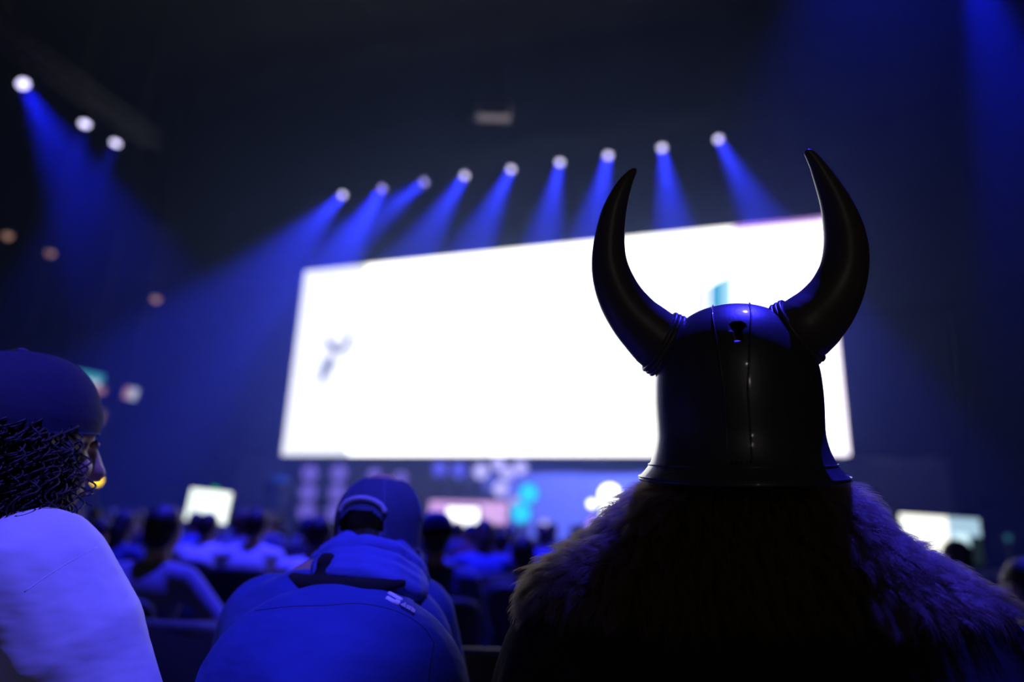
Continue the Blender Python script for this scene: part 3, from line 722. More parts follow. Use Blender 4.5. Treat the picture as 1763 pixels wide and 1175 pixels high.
pg = [('lap', 'short'), ('crossed', 'short'), ('slouch', 'short'), ('lap', 'cap'), ('lap', 'long'), ('chin', 'long'), ('elbow', 'short')]
for ri, Y in enumerate(rows):
    xs = []; x = crowd_x(70, Y) + rng.uniform(0, 0.4); xe = crowd_x(1060, Y)
    while x < xe: xs.append(x); x += 0.62 + rng.choice((0, 0, 0.1, 0.62))
    for ci, x in enumerate(xs):
        y = Y + rng.uniform(-0.08, 0.08); px = topx(Vector((x, y, 1.0)))[0]
        if 590 < px < 715 or any(abs(x - a) < 0.55 and abs(y - b) < 0.9 for a, b in taken): continue
        pose, gear = rng.choice(pg); sh, cn = rng.choices(shc, (4, 5, 3, 4, 1.5, 1))[0]
        place = 'in the %s far row, %s from the left' % (ORD[ri], ORD[ci])
        spectator(x, y, rng.uniform(-0.15, 0.15), pose, gear, sh, 'spectator in %s %s' % (cn, place), rng.choice((0, 0, 1, 2)), rng.choice((0, 1)), None,
                  'dark chair of the spectator %s' % place, 'blurred spectators in the far rows')

# ------------------------------------------------------------------ man in the hooded jacket and cap
man = empty('person', (-0.33, 1.02, 0)); tag(man, 'seated man in a blue hooded jacket and baseball cap, seen from behind', 'person')
MHh = M4(at(656, 912, 1.36), (0.20, 0.95, -0.20))
P = lambda x, y, Y: at(x, y, Y)
pel = Vector((-0.35, 1.05, 0.56))
shL, shR = P(462, 1072, 1.27), P(712, 1068, 1.34); elL, elR = P(392, 1260, 1.42), P(772, 1270, 1.48); wrL, wrR = P(500, 1290, 1.72), P(680, 1290, 1.74)
top = P(612, 1050, 1.33)
hL, fL = hand_extra(wrL, wrL - elL, (0, 0, 1), 1); hR, fR = hand_extra(wrR, wrR - elR, (0, 0, 1), -1)
kn = [Vector((pel.x + s * 0.13, pel.y + 0.48, 0.55)) for s in (-1, 1)]
bp = head_prims(MHh, 0.92) + [('c', MHh @ Vector((0, -0.035, -0.14)), top, 0.058, 0.07), ('e', P(585, 1130, 1.24), (0.17, 0.10, 0.17)), ('c', P(580, 1200, 1.2), pel, 0.13, 0.13),
     ('c', shL, elL, 0.055, 0.045), ('c', shR, elR, 0.055, 0.045), ('c', elL, wrL, 0.045, 0.028), ('c', elR, wrR, 0.045, 0.028)] + hL + hR
for k, s in zip(kn, (-1, 1)): bp += [('c', pel + Vector((s * 0.09, 0, -0.02)), k, 0.08, 0.06), ('c', k, (k.x, k.y + 0.02, 0.1), 0.055, 0.04)]
wlink('body', organic('body', bp, 0.010, 5, chain(face_extra(MHh, 0.92), fL, fR)), [SK[1], M_FACE], man)
M_JACK = mat('jacket_fleece', (0.03, 0.06, 0.28), 0.9, bump=0.9, bscale=7, bdist=0.02, stretch=(0.5, 1, 1.6), mix=(0.025, 0.05, 0.25), nscale=30)
jk = [('e', P(580, 1118, 1.23), (0.20, 0.12, 0.14)), ('e', P(575, 1200, 1.10), (0.205, 0.15, 0.16)), ('c', P(575, 1270, 1.06), pel, 0.17, 0.17), ('c', top - Vector((0, 0.02, 0.0)), P(590, 1090, 1.27), 0.085, 0.13),
      ('c', top, shL, 0.075, 0.082), ('c', top, shR, 0.075, 0.080), ('c', shL, elL, 0.084, 0.070), ('c', shR, elR, 0.080, 0.062), ('c', elL, elL.lerp(wrL, 0.9), 0.068, 0.045), ('c', elR, elR.lerp(wrR, 0.9), 0.062, 0.045)]
jme = organic('jacket', jk, 0.009, 5)
jacket = wlink('jacket', jme, M_JACK, man); BJ = bvh_of(jme)
def strip_on(bvh, pts, rad, name, m, parent, off=0.001, n=6, seg=6):
    cs = [q for q in (hit(bvh, p.x, p.y, off) for p in catmull([Vector((x, y, 0)) for x, y in pts], n)) if q is not None]
    if len(cs) < 3: return None
    bm = bmesh.new(); add_tube(bm, cs, rad, seg); return wlink(name, bm_mesh(name, bm), m, parent)
M_SEAM = mat('jacket_seam', (0.025, 0.035, 0.11), 0.9)
strip_on(BJ, [(440, 1052), (500, 1045), (560, 1043), (620, 1040), (680, 1052), (726, 1078), (748, 1108)], 0.0013, 'seam', M_SEAM, jacket, -0.0004)
strip_on(BJ, [(748, 1108), (742, 1140), (738, 1173)], 0.0013, 'seam', M_SEAM, jacket, -0.0004)
# pale woven mark on the right shoulder
M_MARK = mat('pale_thread', (0.9, 0.9, 0.92), 0.8)
def lg(a, b): return (674 + a * 0.87 - b * 0.45, 1010 + a * 0.50 + b * 0.87)
mark = None
for k in range(3):
    r0, r1 = 2 + k * 9, 10 + k * 9; bm = bmesh.new(); row0, row1 = [], []
    for q in range(9):
        a = R_(-90 + 90 * q / 8); c = lg(28 + math.cos(a) * r0, 26 + math.sin(a) * r0); d = lg(28 + math.cos(a) * r1, 26 + math.sin(a) * r1)
        h0, h1 = hit(BJ, *c, 0.005), hit(BJ, *d, 0.005)
        if h0 and h1: row0.append(h0); row1.append(h1)
    if len(row0) > 2:
        add_ring_loft(bm, [row0, row1], False, False); bmesh.ops.solidify(bm, geom=bm.faces[:], thickness=-0.003)
        wlink('woven_arc', bm_mesh('woven_arc', bm), M_MARK, jacket, False)
for k in range(3):
    strip_on(BJ, [lg(2, 4 + k * 9), lg(12, 4 + k * 9), lg(26, 4 + k * 9)], 0.0046, 'woven_bar', M_MARK, jacket, 0.001, 4)
# hood: bunched rolls of cloth behind the neck
hd = []
for k, (dy, dY, r) in enumerate(((-4, 0.01, 0.020), (14, -0.035, 0.0175), (30, -0.062, 0.017), (46, -0.078, 0.0165))):
    pts = [(552, 968 + dy * 0.55, 1.235 + dY), (585, 950 + dy * 0.8, 1.20 + dY), (630, 944 + dy, 1.185 + dY), (675, 955 + dy * 1.05, 1.20 + dY), (708, 978 + dy * 0.9, 1.24 + dY), (722, 1000 + dy * 0.4, 1.29 + dY)]
    for a, b in zip(pts, pts[1:]): hd.append(('c', P(*a), P(*b), r, r))
hd += [('c', P(566, 955, 1.27), P(600, 938, 1.28), 0.022, 0.026), ('c', P(600, 938, 1.28), P(680, 950, 1.29), 0.026, 0.026), ('c', P(680, 950, 1.29), P(715, 985, 1.33), 0.026, 0.024)]
hood = wlink('hood', organic('hood', hd, 0.005, 1), mat('hood_fleece', (0.07, 0.10, 0.42), 0.9, bump=0.8, bscale=14, bdist=0.012, stretch=(0.4, 1, 1.5)), man)
wlink('hood_gap_shade', organic('hood_gap_shade', [('c', P(503, 1000, 1.20), P(560, 1011, 1.12), 0.014, 0.018), ('c', P(560, 1011, 1.12), P(625, 1014, 1.09), 0.018, 0.018), ('c', P(625, 1014, 1.09), P(694, 1005, 1.12), 0.018, 0.008), ('e', P(563, 972, 1.14), (0.018, 0.016, 0.020))], 0.007, 3), mat('shade_black', (0.006, 0.006, 0.008), 0.95), hood)  # black rolls added in place of the shadow under the overhanging hood
# hair under the cap, cap with its back opening, strap, button and stitched arc
rr = MHh.to_3x3()
wlink('hair', organic('hair', [('e', MHh @ Vector((0, -0.02, 0.025)), (0.073, 0.086, 0.066), rr), ('e', MHh @ Vector((0, -0.045, -0.03)), (0.066, 0.05, 0.066), rr)], 0.008, 3), M_HAIRS[0], man)
M_CAP = mat('cap_cotton', (0.10, 0.13, 0.30), 0.85, bump=0.3, bscale=70)
MC = MHh @ Matrix.Rotation(R_(12), 4, 'X') @ Matrix.Translation((0, 0.0, -0.008))
cap = wlink('cap', cap_mesh(MC, 0.36, R=(0.082, 0.098, 0.084), zc=0.022, zlow=-0.05), M_CAP, man)
wlink('cap_brim', brim_mesh(MC, R=(0.082, 0.098), zc=-0.02), M_CAP, cap)
bm = bmesh.new(); add_ell(bm, MC @ Vector((0, -0.012, 0.108)), (0.009, 0.009, 0.005), None, 12); wlink('button', bm_mesh('button', bm), M_CAP, cap)
def cap_pt(k, h, R=(0.0842, 0.1003, 0.086), zc=0.022):
    r = math.cos(math.asin(min(1, max(-1, h)))) ** 0.75 if h > 0 else 1.0
    return MC @ Vector((r * R[0] * math.sin(k), -r * R[1] * math.cos(k) - 0.012, zc + h * R[2]))
bm = bmesh.new(); add_tube(bm, [cap_pt(-0.55 + 1.1 * q / 14, -0.52) for q in range(15)], 0.007, 6); wlink('strap', bm_mesh('strap', bm), M_CAP, cap)
bm = bmesh.new(); add_tube(bm, [cap_pt(0.55 * math.cos(math.pi * q / 18), 0.18 + 0.30 * math.sin(math.pi * q / 18)) for q in range(19)], 0.0055, 6); wlink('stitched_arc', bm_mesh('stitched_arc', bm), mat('cap_thread', (0.42, 0.42, 0.6), 0.8), cap)
for k in range(6):
    a = math.pi / 6 + k * math.pi / 3; bm = bmesh.new(); add_tube(bm, [cap_pt(a, h) for h in (0.02, 0.25, 0.5, 0.7, 0.85, 0.95)], 0.0016, 5); wlink('panel_seam', bm_mesh('panel_seam', bm), M_CAP, cap)
tr = [('e', pel, (0.19, 0.15, 0.11))]
for k, s in zip(kn, (-1, 1)): tr += [('c', pel + Vector((s * 0.09, 0, 0)), k, 0.10, 0.075), ('c', k, (k.x, k.y + 0.02, 0.09), 0.07, 0.055)]
wlink('trousers', organic('trousers', tr, 0.016, 4), C_JEANS, man)
for k in kn: wlink('shoe', organic('shoe', [('c', (k.x, k.y, 0.05), (k.x, k.y + 0.16, 0.036), 0.046, 0.034)], 0.012, 3), C_BLACK, man)
chair(-0.35, 1.05, 0.0, 'dark chair under the man in the blue hooded jacket')

# ------------------------------------------------------------------ man in white at the left edge
lm = empty('person', (-0.86, 1.1, 0)); tag(lm, 'man with curly hair, backward cap and white long-sleeved shirt at the left edge', 'person')
FD = Vector((0.80, 0.58, -0.03)); MLh = M4(at(40, 770, 1.06), (0.60, 0.80, -0.02))
S1 = P(60, 988, 0.99); E1 = P(196, 1235, 1.03); W1 = P(350, 1330, 1.32)
S2 = S1 + Vector((-0.34, 0.10, 0.0)); E2 = S2 + Vector((0.10, 0.20, -0.27)); W2 = E2 + Vector((0.22, 0.10, -0.04))
nk = MLh @ Vector((0, -0.035, -0.16)); ch_ = (S1 + S2) / 2 + Vector((0, 0, -0.07)); pl = Vector((ch_.x - 0.03, ch_.y + 0.0, 0.56))
h1, f1 = hand_extra(W1, W1 - E1, (0, 0, 1), 1); h2, f2 = hand_extra(W2, W2 - E2, (0, 0, 1), -1)
bp = head_prims(MLh, 1.06) + [('c', nk, ch_ + Vector((0, 0, 0.05)), 0.056, 0.08), ('e', ch_, (0.15, 0.15, 0.17)), ('c', ch_, pl, 0.13, 0.14), ('c', S1, E1, 0.06, 0.045), ('c', E1, W1, 0.045, 0.028), ('c', S2, E2, 0.06, 0.045), ('c', E2, W2, 0.045, 0.028)] + h1 + h2
kl = [pl + FD * 0.45 + Vector((s * -0.08, s * 0.11, -0.02)) for s in (-1, 1)]
for k in kl: bp += [('c', pl, k, 0.09, 0.06), ('c', k, (k.x, k.y, 0.1), 0.055, 0.04)]
wlink('body', organic('body', bp, 0.010, 5, chain(face_extra(MLh, 1.06), f1, f2)), [SK[1], M_FACE], lm)
sp = [('e', ch_, (0.19, 0.19, 0.19)), ('c', ch_, pl, 0.165, 0.17), ('c', nk - Vector((0, 0, 0.04)), S1, 0.07, 0.085), ('c', nk - Vector((0, 0, 0.04)), S2, 0.07, 0.085), ('c', S1, S1.lerp(E1, 0.5), 0.092, 0.092), ('c', S1.lerp(E1, 0.5), E1, 0.090, 0.068), ('c', S2, E2, 0.085, 0.065), ('c', E1, E1.lerp(W1, 0.9), 0.066, 0.042), ('c', E2, E2.lerp(W2, 0.9), 0.062, 0.042)]
sme = organic('shirt', sp, 0.009, 5)
M_WSH = mat('white_shirt', (0.74, 0.72, 0.74), 0.85, bump=0.7, bscale=6, bdist=0.014, stretch=(0.8, 1, 1.8), sheen=0.1)
shirt = wlink('shirt', sme, M_WSH, lm); BSh = bvh_of(sme)
strip_on(BSh, [(42, 1020), (85, 990), (130, 962), (168, 942)], 0.0018, 'sleeve_seam', M_WSH, shirt, -0.0013)
# dark scarf around the neck
sc_ = []; ctr = nk + Vector((0, 0, -0.005))
for t in range(3):
    pr = [ctr + Vector((0.105 * math.cos(a) * (1 + 0.1 * t), 0.105 * math.sin(a) * (1 + 0.1 * t), 0.03 - t * 0.032 + 0.012 * math.sin(a * 2 + t))) for a in [k * math.pi / 7 for k in range(15)]]
    for a, b in zip(pr, pr[1:]): sc_.append(('c', a, b, 0.028, 0.028))
wlink('scarf', organic('scarf', sc_, 0.008, 2), cloth('scarf', (0.05, 0.06, 0.14)), lm)
M_LCAP = mat('left_cap', (0.06, 0.065, 0.13), 0.85, bump=0.3, bscale=70)
MLc = MLh @ Matrix.Rotation(R_(8), 4, 'X') @ Matrix.Scale(1.10, 4)
lc = wlink('cap', cap_mesh(MLc, 0.0), M_LCAP, lm); wlink('cap_brim', brim_mesh(MLc, back=True, zc=0.012, L=0.07), M_LCAP, lc)
bm = bmesh.new(); add_ell(bm, MLc @ Vector((0, -0.012, 0.137)), (0.009, 0.009, 0.005), None, 12); wlink('button', bm_mesh('button', bm), M_LCAP, lc)
# curly hair as coiled strands over a dark underlayer
rl = MLh.to_3x3()
hb = wlink('hair', organic('hair', [('e', MLh @ Vector((0, -0.03, 0.02)), (0.09, 0.095, 0.09), rl), ('e', MLh @ Vector((0, -0.055, -0.06)), (0.088, 0.08, 0.10), rl), ('e', MLh @ Vector((0, -0.01, -0.06)), (0.088, 0.07, 0.07), rl)], 0.009, 3), M_HAIRS[0], lm)
def hair_obj(name, pos, npts, r0, r1, m, parent):
    N = pos.shape[0]; hc = bpy.data.hair_curves.new(name); hc.add_curves([npts] * N)
    hc.attributes['position'].data.foreach_set('vector', pos.reshape(-1).astype(np.float32))
    ra = hc.attributes.get('radius') or hc.attributes.new('radius', 'FLOAT', 'POINT')
    t = np.tile(np.linspace(r0, r1, npts), N).astype(np.float32); ra.data.foreach_set('value', t)
    hc.materials.append(m)
    o = bpy.data.objects.new(name, hc); COL.objects.link(o)
    chain_m = Matrix.Identity(4); q = parent; ms = []
    while q is not None:
        ms.append(q.matrix_parent_inverse @ q.matrix_basis if q.parent else q.matrix_basis); q = q.parent
    for k in reversed(ms): chain_m = chain_m @ k
    o.parent = parent; o.matrix_parent_inverse = chain_m.inverted(); o['kind'] = 'stuff'
    return o
N = 1300; npt = 22; pos = np.zeros((N, npt, 3))
for i in range(N):
    a = nrg.uniform(-2.05, 2.05); h = nrg.uniform(-0.11, 0.035)       # angle from the back of the head
    base = Vector((math.sin(a) * 0.088, -0.015 - math.cos(a) * 0.10, h)); out = Vector((math.sin(a), -math.cos(a), 0))
    L = nrg.uniform(0.05, 0.14); cr = nrg.uniform(0.006, 0.013); tw = nrg.uniform(1.5, 3.2); ph = nrg.uniform(0, 6.28)
    sx = out.cross(Vector((0, 0, 1))); dr = Vector((nrg.normal(0, 0.22), nrg.normal(0, 0.22), -1.0)).normalized()
    for k in range(npt):
        t = k / (npt - 1); c = base + out * (0.010 + 0.014 * math.sin(t * 2.5)) + dr * (L * t)
        c = c + (out * math.cos(ph + tw * 6.28 * t) + sx * math.sin(ph + tw * 6.28 * t)) * cr * (0.6 + 0.4 * t)
        pos[i, k] = MLh @ c
hair_obj('curls', pos, npt, 0.0017, 0.0011, M_HAIRS[0], hb)
tr = [('e', pl, (0.17, 0.17, 0.11))]
for k in kl: tr += [('c', pl, k, 0.10, 0.075), ('c', k, (k.x, k.y, 0.09), 0.07, 0.055)]
wlink('trousers', organic('trousers', tr, 0.016, 4), C_BLACK, lm)
for k in kl: wlink('shoe', organic('shoe', [('c', (k.x, k.y, 0.05), (k.x + FD.x * 0.15, k.y + FD.y * 0.15, 0.036), 0.046, 0.034)], 0.012, 3), C_BLACK, lm)
chair(pl.x, pl.y - 0.02, -0.35, 'dark chair under the man in the white shirt at the left edge')

# ------------------------------------------------------------------ the caped person
kg = empty('person', (0.34, 0.98, 0)); tag(kg, 'person in a dark cape with a brown fur mantle under the horned helmet', 'person')
DH = 0.93; s_ = DH / FPX; HC = atd(1267, 680, DH); TI = R_(4.0); TR_ = R_(-3.0)     # the helmet faces straight away from the photographer
h0 = ray(1267, 680).normalized(); CA = h0.dot(FW); HR = h0.cross(UP).normalized(); HU = HR.cross(h0)
HU, HF = HU * math.cos(TI) + h0 * math.sin(TI), h0 * math.cos(TI) - HU * math.sin(TI)
HU, HR = HU * math.cos(TR_) + HR * math.sin(TR_), HR * math.cos(TR_) - HU * math.sin(TR_)
def hp_(u, v, y): return HC + HR * (u * s_ * CA) + HF * (v * s_ * CA) + HU * ((680 - y) * s_)
YC = 0.98
rows_f = [(836, 1166, 1384, 0.095, 0.94), (850, 1124, 1414, 0.115, 0.945), (868, 1092, 1446, 0.125, 0.955), (890, 1066, 1470, 0.132, 0.965), (912, 1046, 1490, 0.138, 0.97), (940, 1020, 1522, 0.145, 0.975), (968, 970, 1568, 0.150, 0.98), (990, 938, 1606, 0.154, 0.985), (1012, 920, 1642, 0.158, 0.985), (1030, 912, 1668, 0.160, 0.985), (1045, 908, 1688, 0.160, 0.985)]
rows_c = [(1000, 935, 1612, 0.148, 0.985), (1030, 908, 1668, 0.158, 0.985), (1060, 890, 1706, 0.170, 0.985), (1100, 870, 1738, 0.185, 0.985), (1150, 854, 1772, 0.205, 0.985), (1220, 836, 1800, 0.235, 0.985), (1340, 810, 1830, 0.26, 0.985), (1500, 790, 1850, 0.28, 0.985), (1700, 770, 1880, 0.30, 0.985)]
def loft_rows(rows, n=96, wob=0.0, exp=0.85):
    rings = []
    for (y, xl, xr, t, Y) in rows:
        a = at(xl, y, Y); b = at(xr, y, Y); c = (a + b) / 2; h = (b - a) / 2; rg = []
        for k in range(n):
            q = 2 * math.pi * k / n; cx, sy = math.cos(q), math.sin(q)
            cx = math.copysign(abs(cx) ** exp, cx); sy = math.copysign(abs(sy) ** exp, sy)
            d = 1.0 + wob * max(0, (y - 1040) / 300) * math.sin(q * 11 + 1.3 * math.sin(y * 0.006)) 
            rg.append(c + h * (cx * (1 + (d - 1) * 0.3)) + Vector((0, t * sy * d, 0)))
        rings.append(rg)
    return rings
def dense(rows, k=3):
    A = np.array(rows, float); t = np.arange(len(A)); tt = np.linspace(0, len(A) - 1, (len(A) - 1) * k + 1)
    return [tuple(np.interp(x, t, A[:, j]) for j in range(5)) for x in tt]
hn = hp_(0, 0, 700); sA = at(985, 1065, 0.98); sB = at(1590, 1075, 0.98)
neck_b = at(1280, 912, 0.96); pk = Vector((neck_b.x, 0.98, 0.56))
MK = M4(hp_(0, 8, 688), HF, HU)
eA = sA + Vector((-0.05, 0.10, -0.28)); eB = sB + Vector((0.05, 0.10, -0.28)); wA = Vector((pk.x - 0.12, 1.36, 0.68)); wB = Vector((pk.x + 0.12, 1.36, 0.68))
hA, fA = hand_extra(wA, wA - eA, (0, 0, 1), 1); hB, fB = hand_extra(wB, wB - eB, (0, 0, 1), -1)
bp = head_prims(MK, 0.94) + [('c', MK @ Vector((0, -0.035, -0.12)), neck_b, 0.056, 0.07), ('c', neck_b, sA, 0.06, 0.06), ('c', neck_b, sB, 0.06, 0.06), ('c', neck_b, pk, 0.10, 0.14), ('c', sA, eA, 0.05, 0.045), ('c', sB, eB, 0.05, 0.045), ('c', eA, wA, 0.045, 0.028), ('c', eB, wB, 0.045, 0.028)] + hA + hB
kk_ = [pk + Vector((s * 0.13, 0.46, -0.02)) for s in (-1, 1)]
for k in kk_: bp += [('c', pk, k, 0.09, 0.06), ('c', k, (k.x, k.y, 0.10), 0.055, 0.04)]
wlink('body', organic('body', bp, 0.010, 5, chain(face_extra(MK, 0.94), fA, fB)), [SK[0], M_FACE], kg)
tr = [('e', pk, (0.17, 0.14, 0.11))]
for k in kk_: tr += [('c', pk, k, 0.10, 0.075), ('c', k, (k.x, k.y, 0.09), 0.07, 0.055)]
wlink('trousers', organic('trousers', tr, 0.016, 4), C_BLACK, kg)
for k in kk_: wlink('shoe', organic('shoe', [('c', (k.x, k.y, 0.05), (k.x, k.y + 0.16, 0.036), 0.046, 0.034)], 0.012, 3), C_BLACK, kg)
wlink('neck_hair', organic('neck_hair', [('c', MK @ Vector((u, -0.045, -0.07)), MK @ Vector((u * 1.2, -0.05, -0.14)), 0.036, 0.034) for u in (-0.05, 0.0, 0.05)], 0.008, 3), M_HAIRS[0], kg)
bm = bmesh.new(); add_ring_loft(bm, loft_rows(dense(rows_c, 4), 132, 0.10), caps=False)
wlink('cloak', bm_mesh('cloak', bm), mat('cloak_wool', (0.022, 0.019, 0.018), 0.95, bump=0.4, bscale=40, spec=0.2), kg)
bm = bmesh.new(); add_ring_loft(bm, loft_rows(dense(rows_f, 3), 110), caps=False)
fme = bm_mesh('fur_mantle', bm)
M_FURB = mat('fur_base', (0.015, 0.012, 0.010), 0.95, mix=(0.02, 0.016, 0.013), nscale=40)
mantle = wlink('fur_mantle', fme, M_FURB, kg)
def fur_mat():
    m = bpy.data.materials.new('fur_strand'); m.use_nodes = True; nt = m.node_tree; nt.nodes.clear()
    out = nt.nodes.new('ShaderNodeOutputMaterial'); a = nt.nodes.new('ShaderNodeBsdfDiffuse'); b = nt.nodes.new('ShaderNodeBsdfTranslucent'); mx = nt.nodes.new('ShaderNodeMixShader')
    a.inputs['Color'].default_value = (0.22, 0.15, 0.05, 1); b.inputs['Color'].default_value = (0.66, 0.52, 0.32, 1); mx.inputs[0].default_value = 0.6
    nt.links.new(a.outputs[0], mx.inputs[1]); nt.links.new(b.outputs[0], mx.inputs[2])
    h = nt.nodes.new('ShaderNodeBsdfHairPrincipled'); h.parametrization = 'COLOR'; h.inputs['Color'].default_value = (0.24, 0.17, 0.08, 1); h.inputs['Roughness'].default_value = 0.5; h.inputs['Radial Roughness'].default_value = 0.6
    m2 = nt.nodes.new('ShaderNodeMixShader'); m2.inputs[0].default_value = 0.24
    nt.links.new(mx.outputs[0], m2.inputs[1]); nt.links.new(h.outputs[0], m2.inputs[2])
    nt.links.new(m2.outputs[0], out.inputs['Surface']); return m
def fur_on(me, N, L0, L1, npts=5, nclump=0.22):
    co = np.empty(len(me.vertices) * 3); me.vertices.foreach_get('co', co); co = co.reshape(-1, 3)
    nr = np.empty(len(me.vertices) * 3); me.vertices.foreach_get('normal', nr); nr = nr.reshape(-1, 3)
    me.calc_loop_triangles(); tri = np.empty(len(me.loop_triangles) * 3, int); me.loop_triangles.foreach_get('vertices', tri); tri = tri.reshape(-1, 3)
    A, B, C = co[tri[:, 0]], co[tri[:, 1]], co[tri[:, 2]]
    ar = np.linalg.norm(np.cross(B - A, C - A), axis=1); ar *= np.where((A[:, 1]) > YC + 0.06, 0.35, 1.0)
    def sample(n):
        ti = nrg.choice(len(tri), n, p=ar / ar.sum()); u, v = nrg.random(n), nrg.random(n); f = u + v > 1; u[f], v[f] = 1 - u[f], 1 - v[f]
        w_ = 1 - u - v; mixv = lambda q: q[tri[ti, 0]] * w_[:, None] + q[tri[ti, 1]] * u[:, None] + q[tri[ti, 2]] * v[:, None]
        n_ = mixv(nr); return mixv(co), n_ / np.linalg.norm(n_, axis=1)[:, None]
    nc = int(N * nclump / 6); cp_, cn_ = sample(nc); P0, N0 = sample(N)
    cen = co.mean(0)
    out = P0 - np.array([neck_b.x, neck_b.y, 0]); 
    if N0[:200].dot(np.ones(3)).size and np.mean(np.sum(N0 * (P0 - cen), 1)) < 0: N0 = -N0; cn_ = -cn_
    # nearest clump centre through a coarse grid
    cid = np.zeros(N, int)
    for i0 in range(0, N, 2000):
        d = ((P0[i0:i0 + 2000, None, :] - cp_[None]) ** 2).sum(2); cid[i0:i0 + 2000] = d.argmin(1)
    down = np.array([0, 0, -1.0]); T = down - N0 * (N0 @ down)[:, None]; T /= np.linalg.norm(T, axis=1)[:, None] + 1e-6
    rc = nrg.normal(0, 1, (nc, 3))[cid]
    D = N0 * 0.55 + T * 0.75 + rc * 0.22 + nrg.normal(0, 0.14, (N, 3)); D /= np.linalg.norm(D, axis=1)[:, None]
    L = (nrg.uniform(L0, L1, N) * (0.8 + 0.4 * nrg.random(nc)[cid]))[:, None]
    tip = P0 + D * L; ct = cp_[cid] + (cn_[cid] * 0.55 + T * 0.75 + rc * 0.22) * L
    pos = np.zeros((N, npts, 3))
    for k in range(npts):
        t = k / (npts - 1); q = P0 * (1 - t) + tip * t + N0 * L * 0.22 * math.sin(math.pi * t) + T * L * 0.12 * t * t
        pos[:, k] = q + (ct - tip) * (0.55 * t ** 1.3)
    return pos
hair_obj('fur', fur_on(fme, 42000, 0.018, 0.034), 5, 0.00030, 0.00006, fur_mat(), mantle)
chair(pk.x, pk.y + 0.06, 0.0, 'dark chair hidden under the cape of the person with the horned helmet')

# ------------------------------------------------------------------ the horned helmet
hel = empty('horned_helmet', hp_(0, 0, 825)); tag(hel, 'dark horned Viking costume helmet with a flared brim', 'helmet')
M_HEL = mat('helmet_paint', (0.12, 0.118, 0.125), 0.42, 0.35, mix=(0.095, 0.092, 0.10), nscale=20, stretch=(3, 3, 0.5), bump=0.05, bscale=60, coat=0.5, crough=0.10)
M_HORN = mat('horn_plastic', (0.12, 0.098, 0.09), 0.38, 0.0, mix=(0.14, 0.115, 0.10), nscale=14, bump=0.06, bscale=25, spec=0.5)
prof = [(0,524),(18,524.6),(36,527),(55,532),(75,540.5),(92,551.5),(108,566),(121,584),(131,604),(138,624),(143,648),(145,680),(145,705),(144,730),(144,750),(147,768),(152,784),(159,798),(168,809),(177,818),(179,822),(177,825)]
pc = catmull([Vector((r, y, 0)) for r, y in prof], 3); KV = 1.10
pr_r = np.array([p.x for p in pc]); pr_y = np.array([p.y for p in pc])
def r_at(y): return float(np.interp(y, pr_y[:-4], pr_r[:-4]))
def y_at(r): return float(np.interp(r, pr_r[:48], pr_y[:48]))
def dip(v, y): return max(0.0, (y - 760) / 65.0) * 0.0      # neck guard drops a little at the back
n = 96; bm = bmesh.new(); Vv = []
for p in pc:
    r = max(p.x, 0.3); Vv.append([])
    for k in range(n):
        a = 2 * math.pi * k / n; u, v = r * math.cos(a), KV * r * math.sin(a); Vv[-1].append(bm.verts.new(hp_(u, v, p.y + dip(v, p.y))))
for j in range(len(pc) - 1):
    for k in range(n):
        a = math.degrees(2 * math.pi * (k + 0.5) / n)
        if pc[j].y > 655 and abs(a - 90) < 52: continue                      # face opening
        bm.faces.new((Vv[j][k], Vv[j][(k + 1) % n], Vv[j + 1][(k + 1) % n], Vv[j + 1][k]))
bmesh.ops.recalc_face_normals(bm, faces=bm.faces[:]); bmesh.ops.solidify(bm, geom=bm.faces[:], thickness=0.0028)
shell_me = bm_mesh('shell', bm)
# raised centre band from the back brim over the crown to the brow
def band_pt(u, v, y, lift): 
    c = hp_(0, 0, 650); p = hp_(u, v, y + dip(v, y)); q = p - c; return p + q.normalized() * lift * s_
def band_path(u, lift):
    pts = []
    for y in np.linspace(792, 536, 40):
        r = r_at(y); f = 0.58 + 0.42 * np.interp(y, [560, 680], [1, 0]); pts.append(band_pt(u * f, -KV * math.sqrt(max(r * r - (u * f) ** 2, 1)), y, lift))
    r = r_at(536); v0 = KV * math.sqrt(r * r - u * u)
    for v in np.linspace(-v0, v0, 16)[1:-1]: pts.append(band_pt(u, v, y_at(math.hypot(u, v / KV)), lift))
    for y in np.linspace(536, 650, 14):
        r = r_at(y); pts.append(band_pt(u, KV * math.sqrt(max(r * r - u * u, 1)), y, lift))
    return pts
HW = 31.0
bm = bmesh.new(); add_ring_loft(bm, [band_path(u, l) for u, l in ((-HW, 0.3), (-HW + 2, 2.2), (-HW * 0.6, 2.6), (-HW * 0.2, 2.8), (HW * 0.2, 2.8), (HW * 0.6, 2.6), (HW - 2, 2.2), (HW, 0.3))], False, False)
bmesh.ops.solidify(bm, geom=bm.faces[:], thickness=0.0012); band_me = bm_mesh('centre_band', bm)
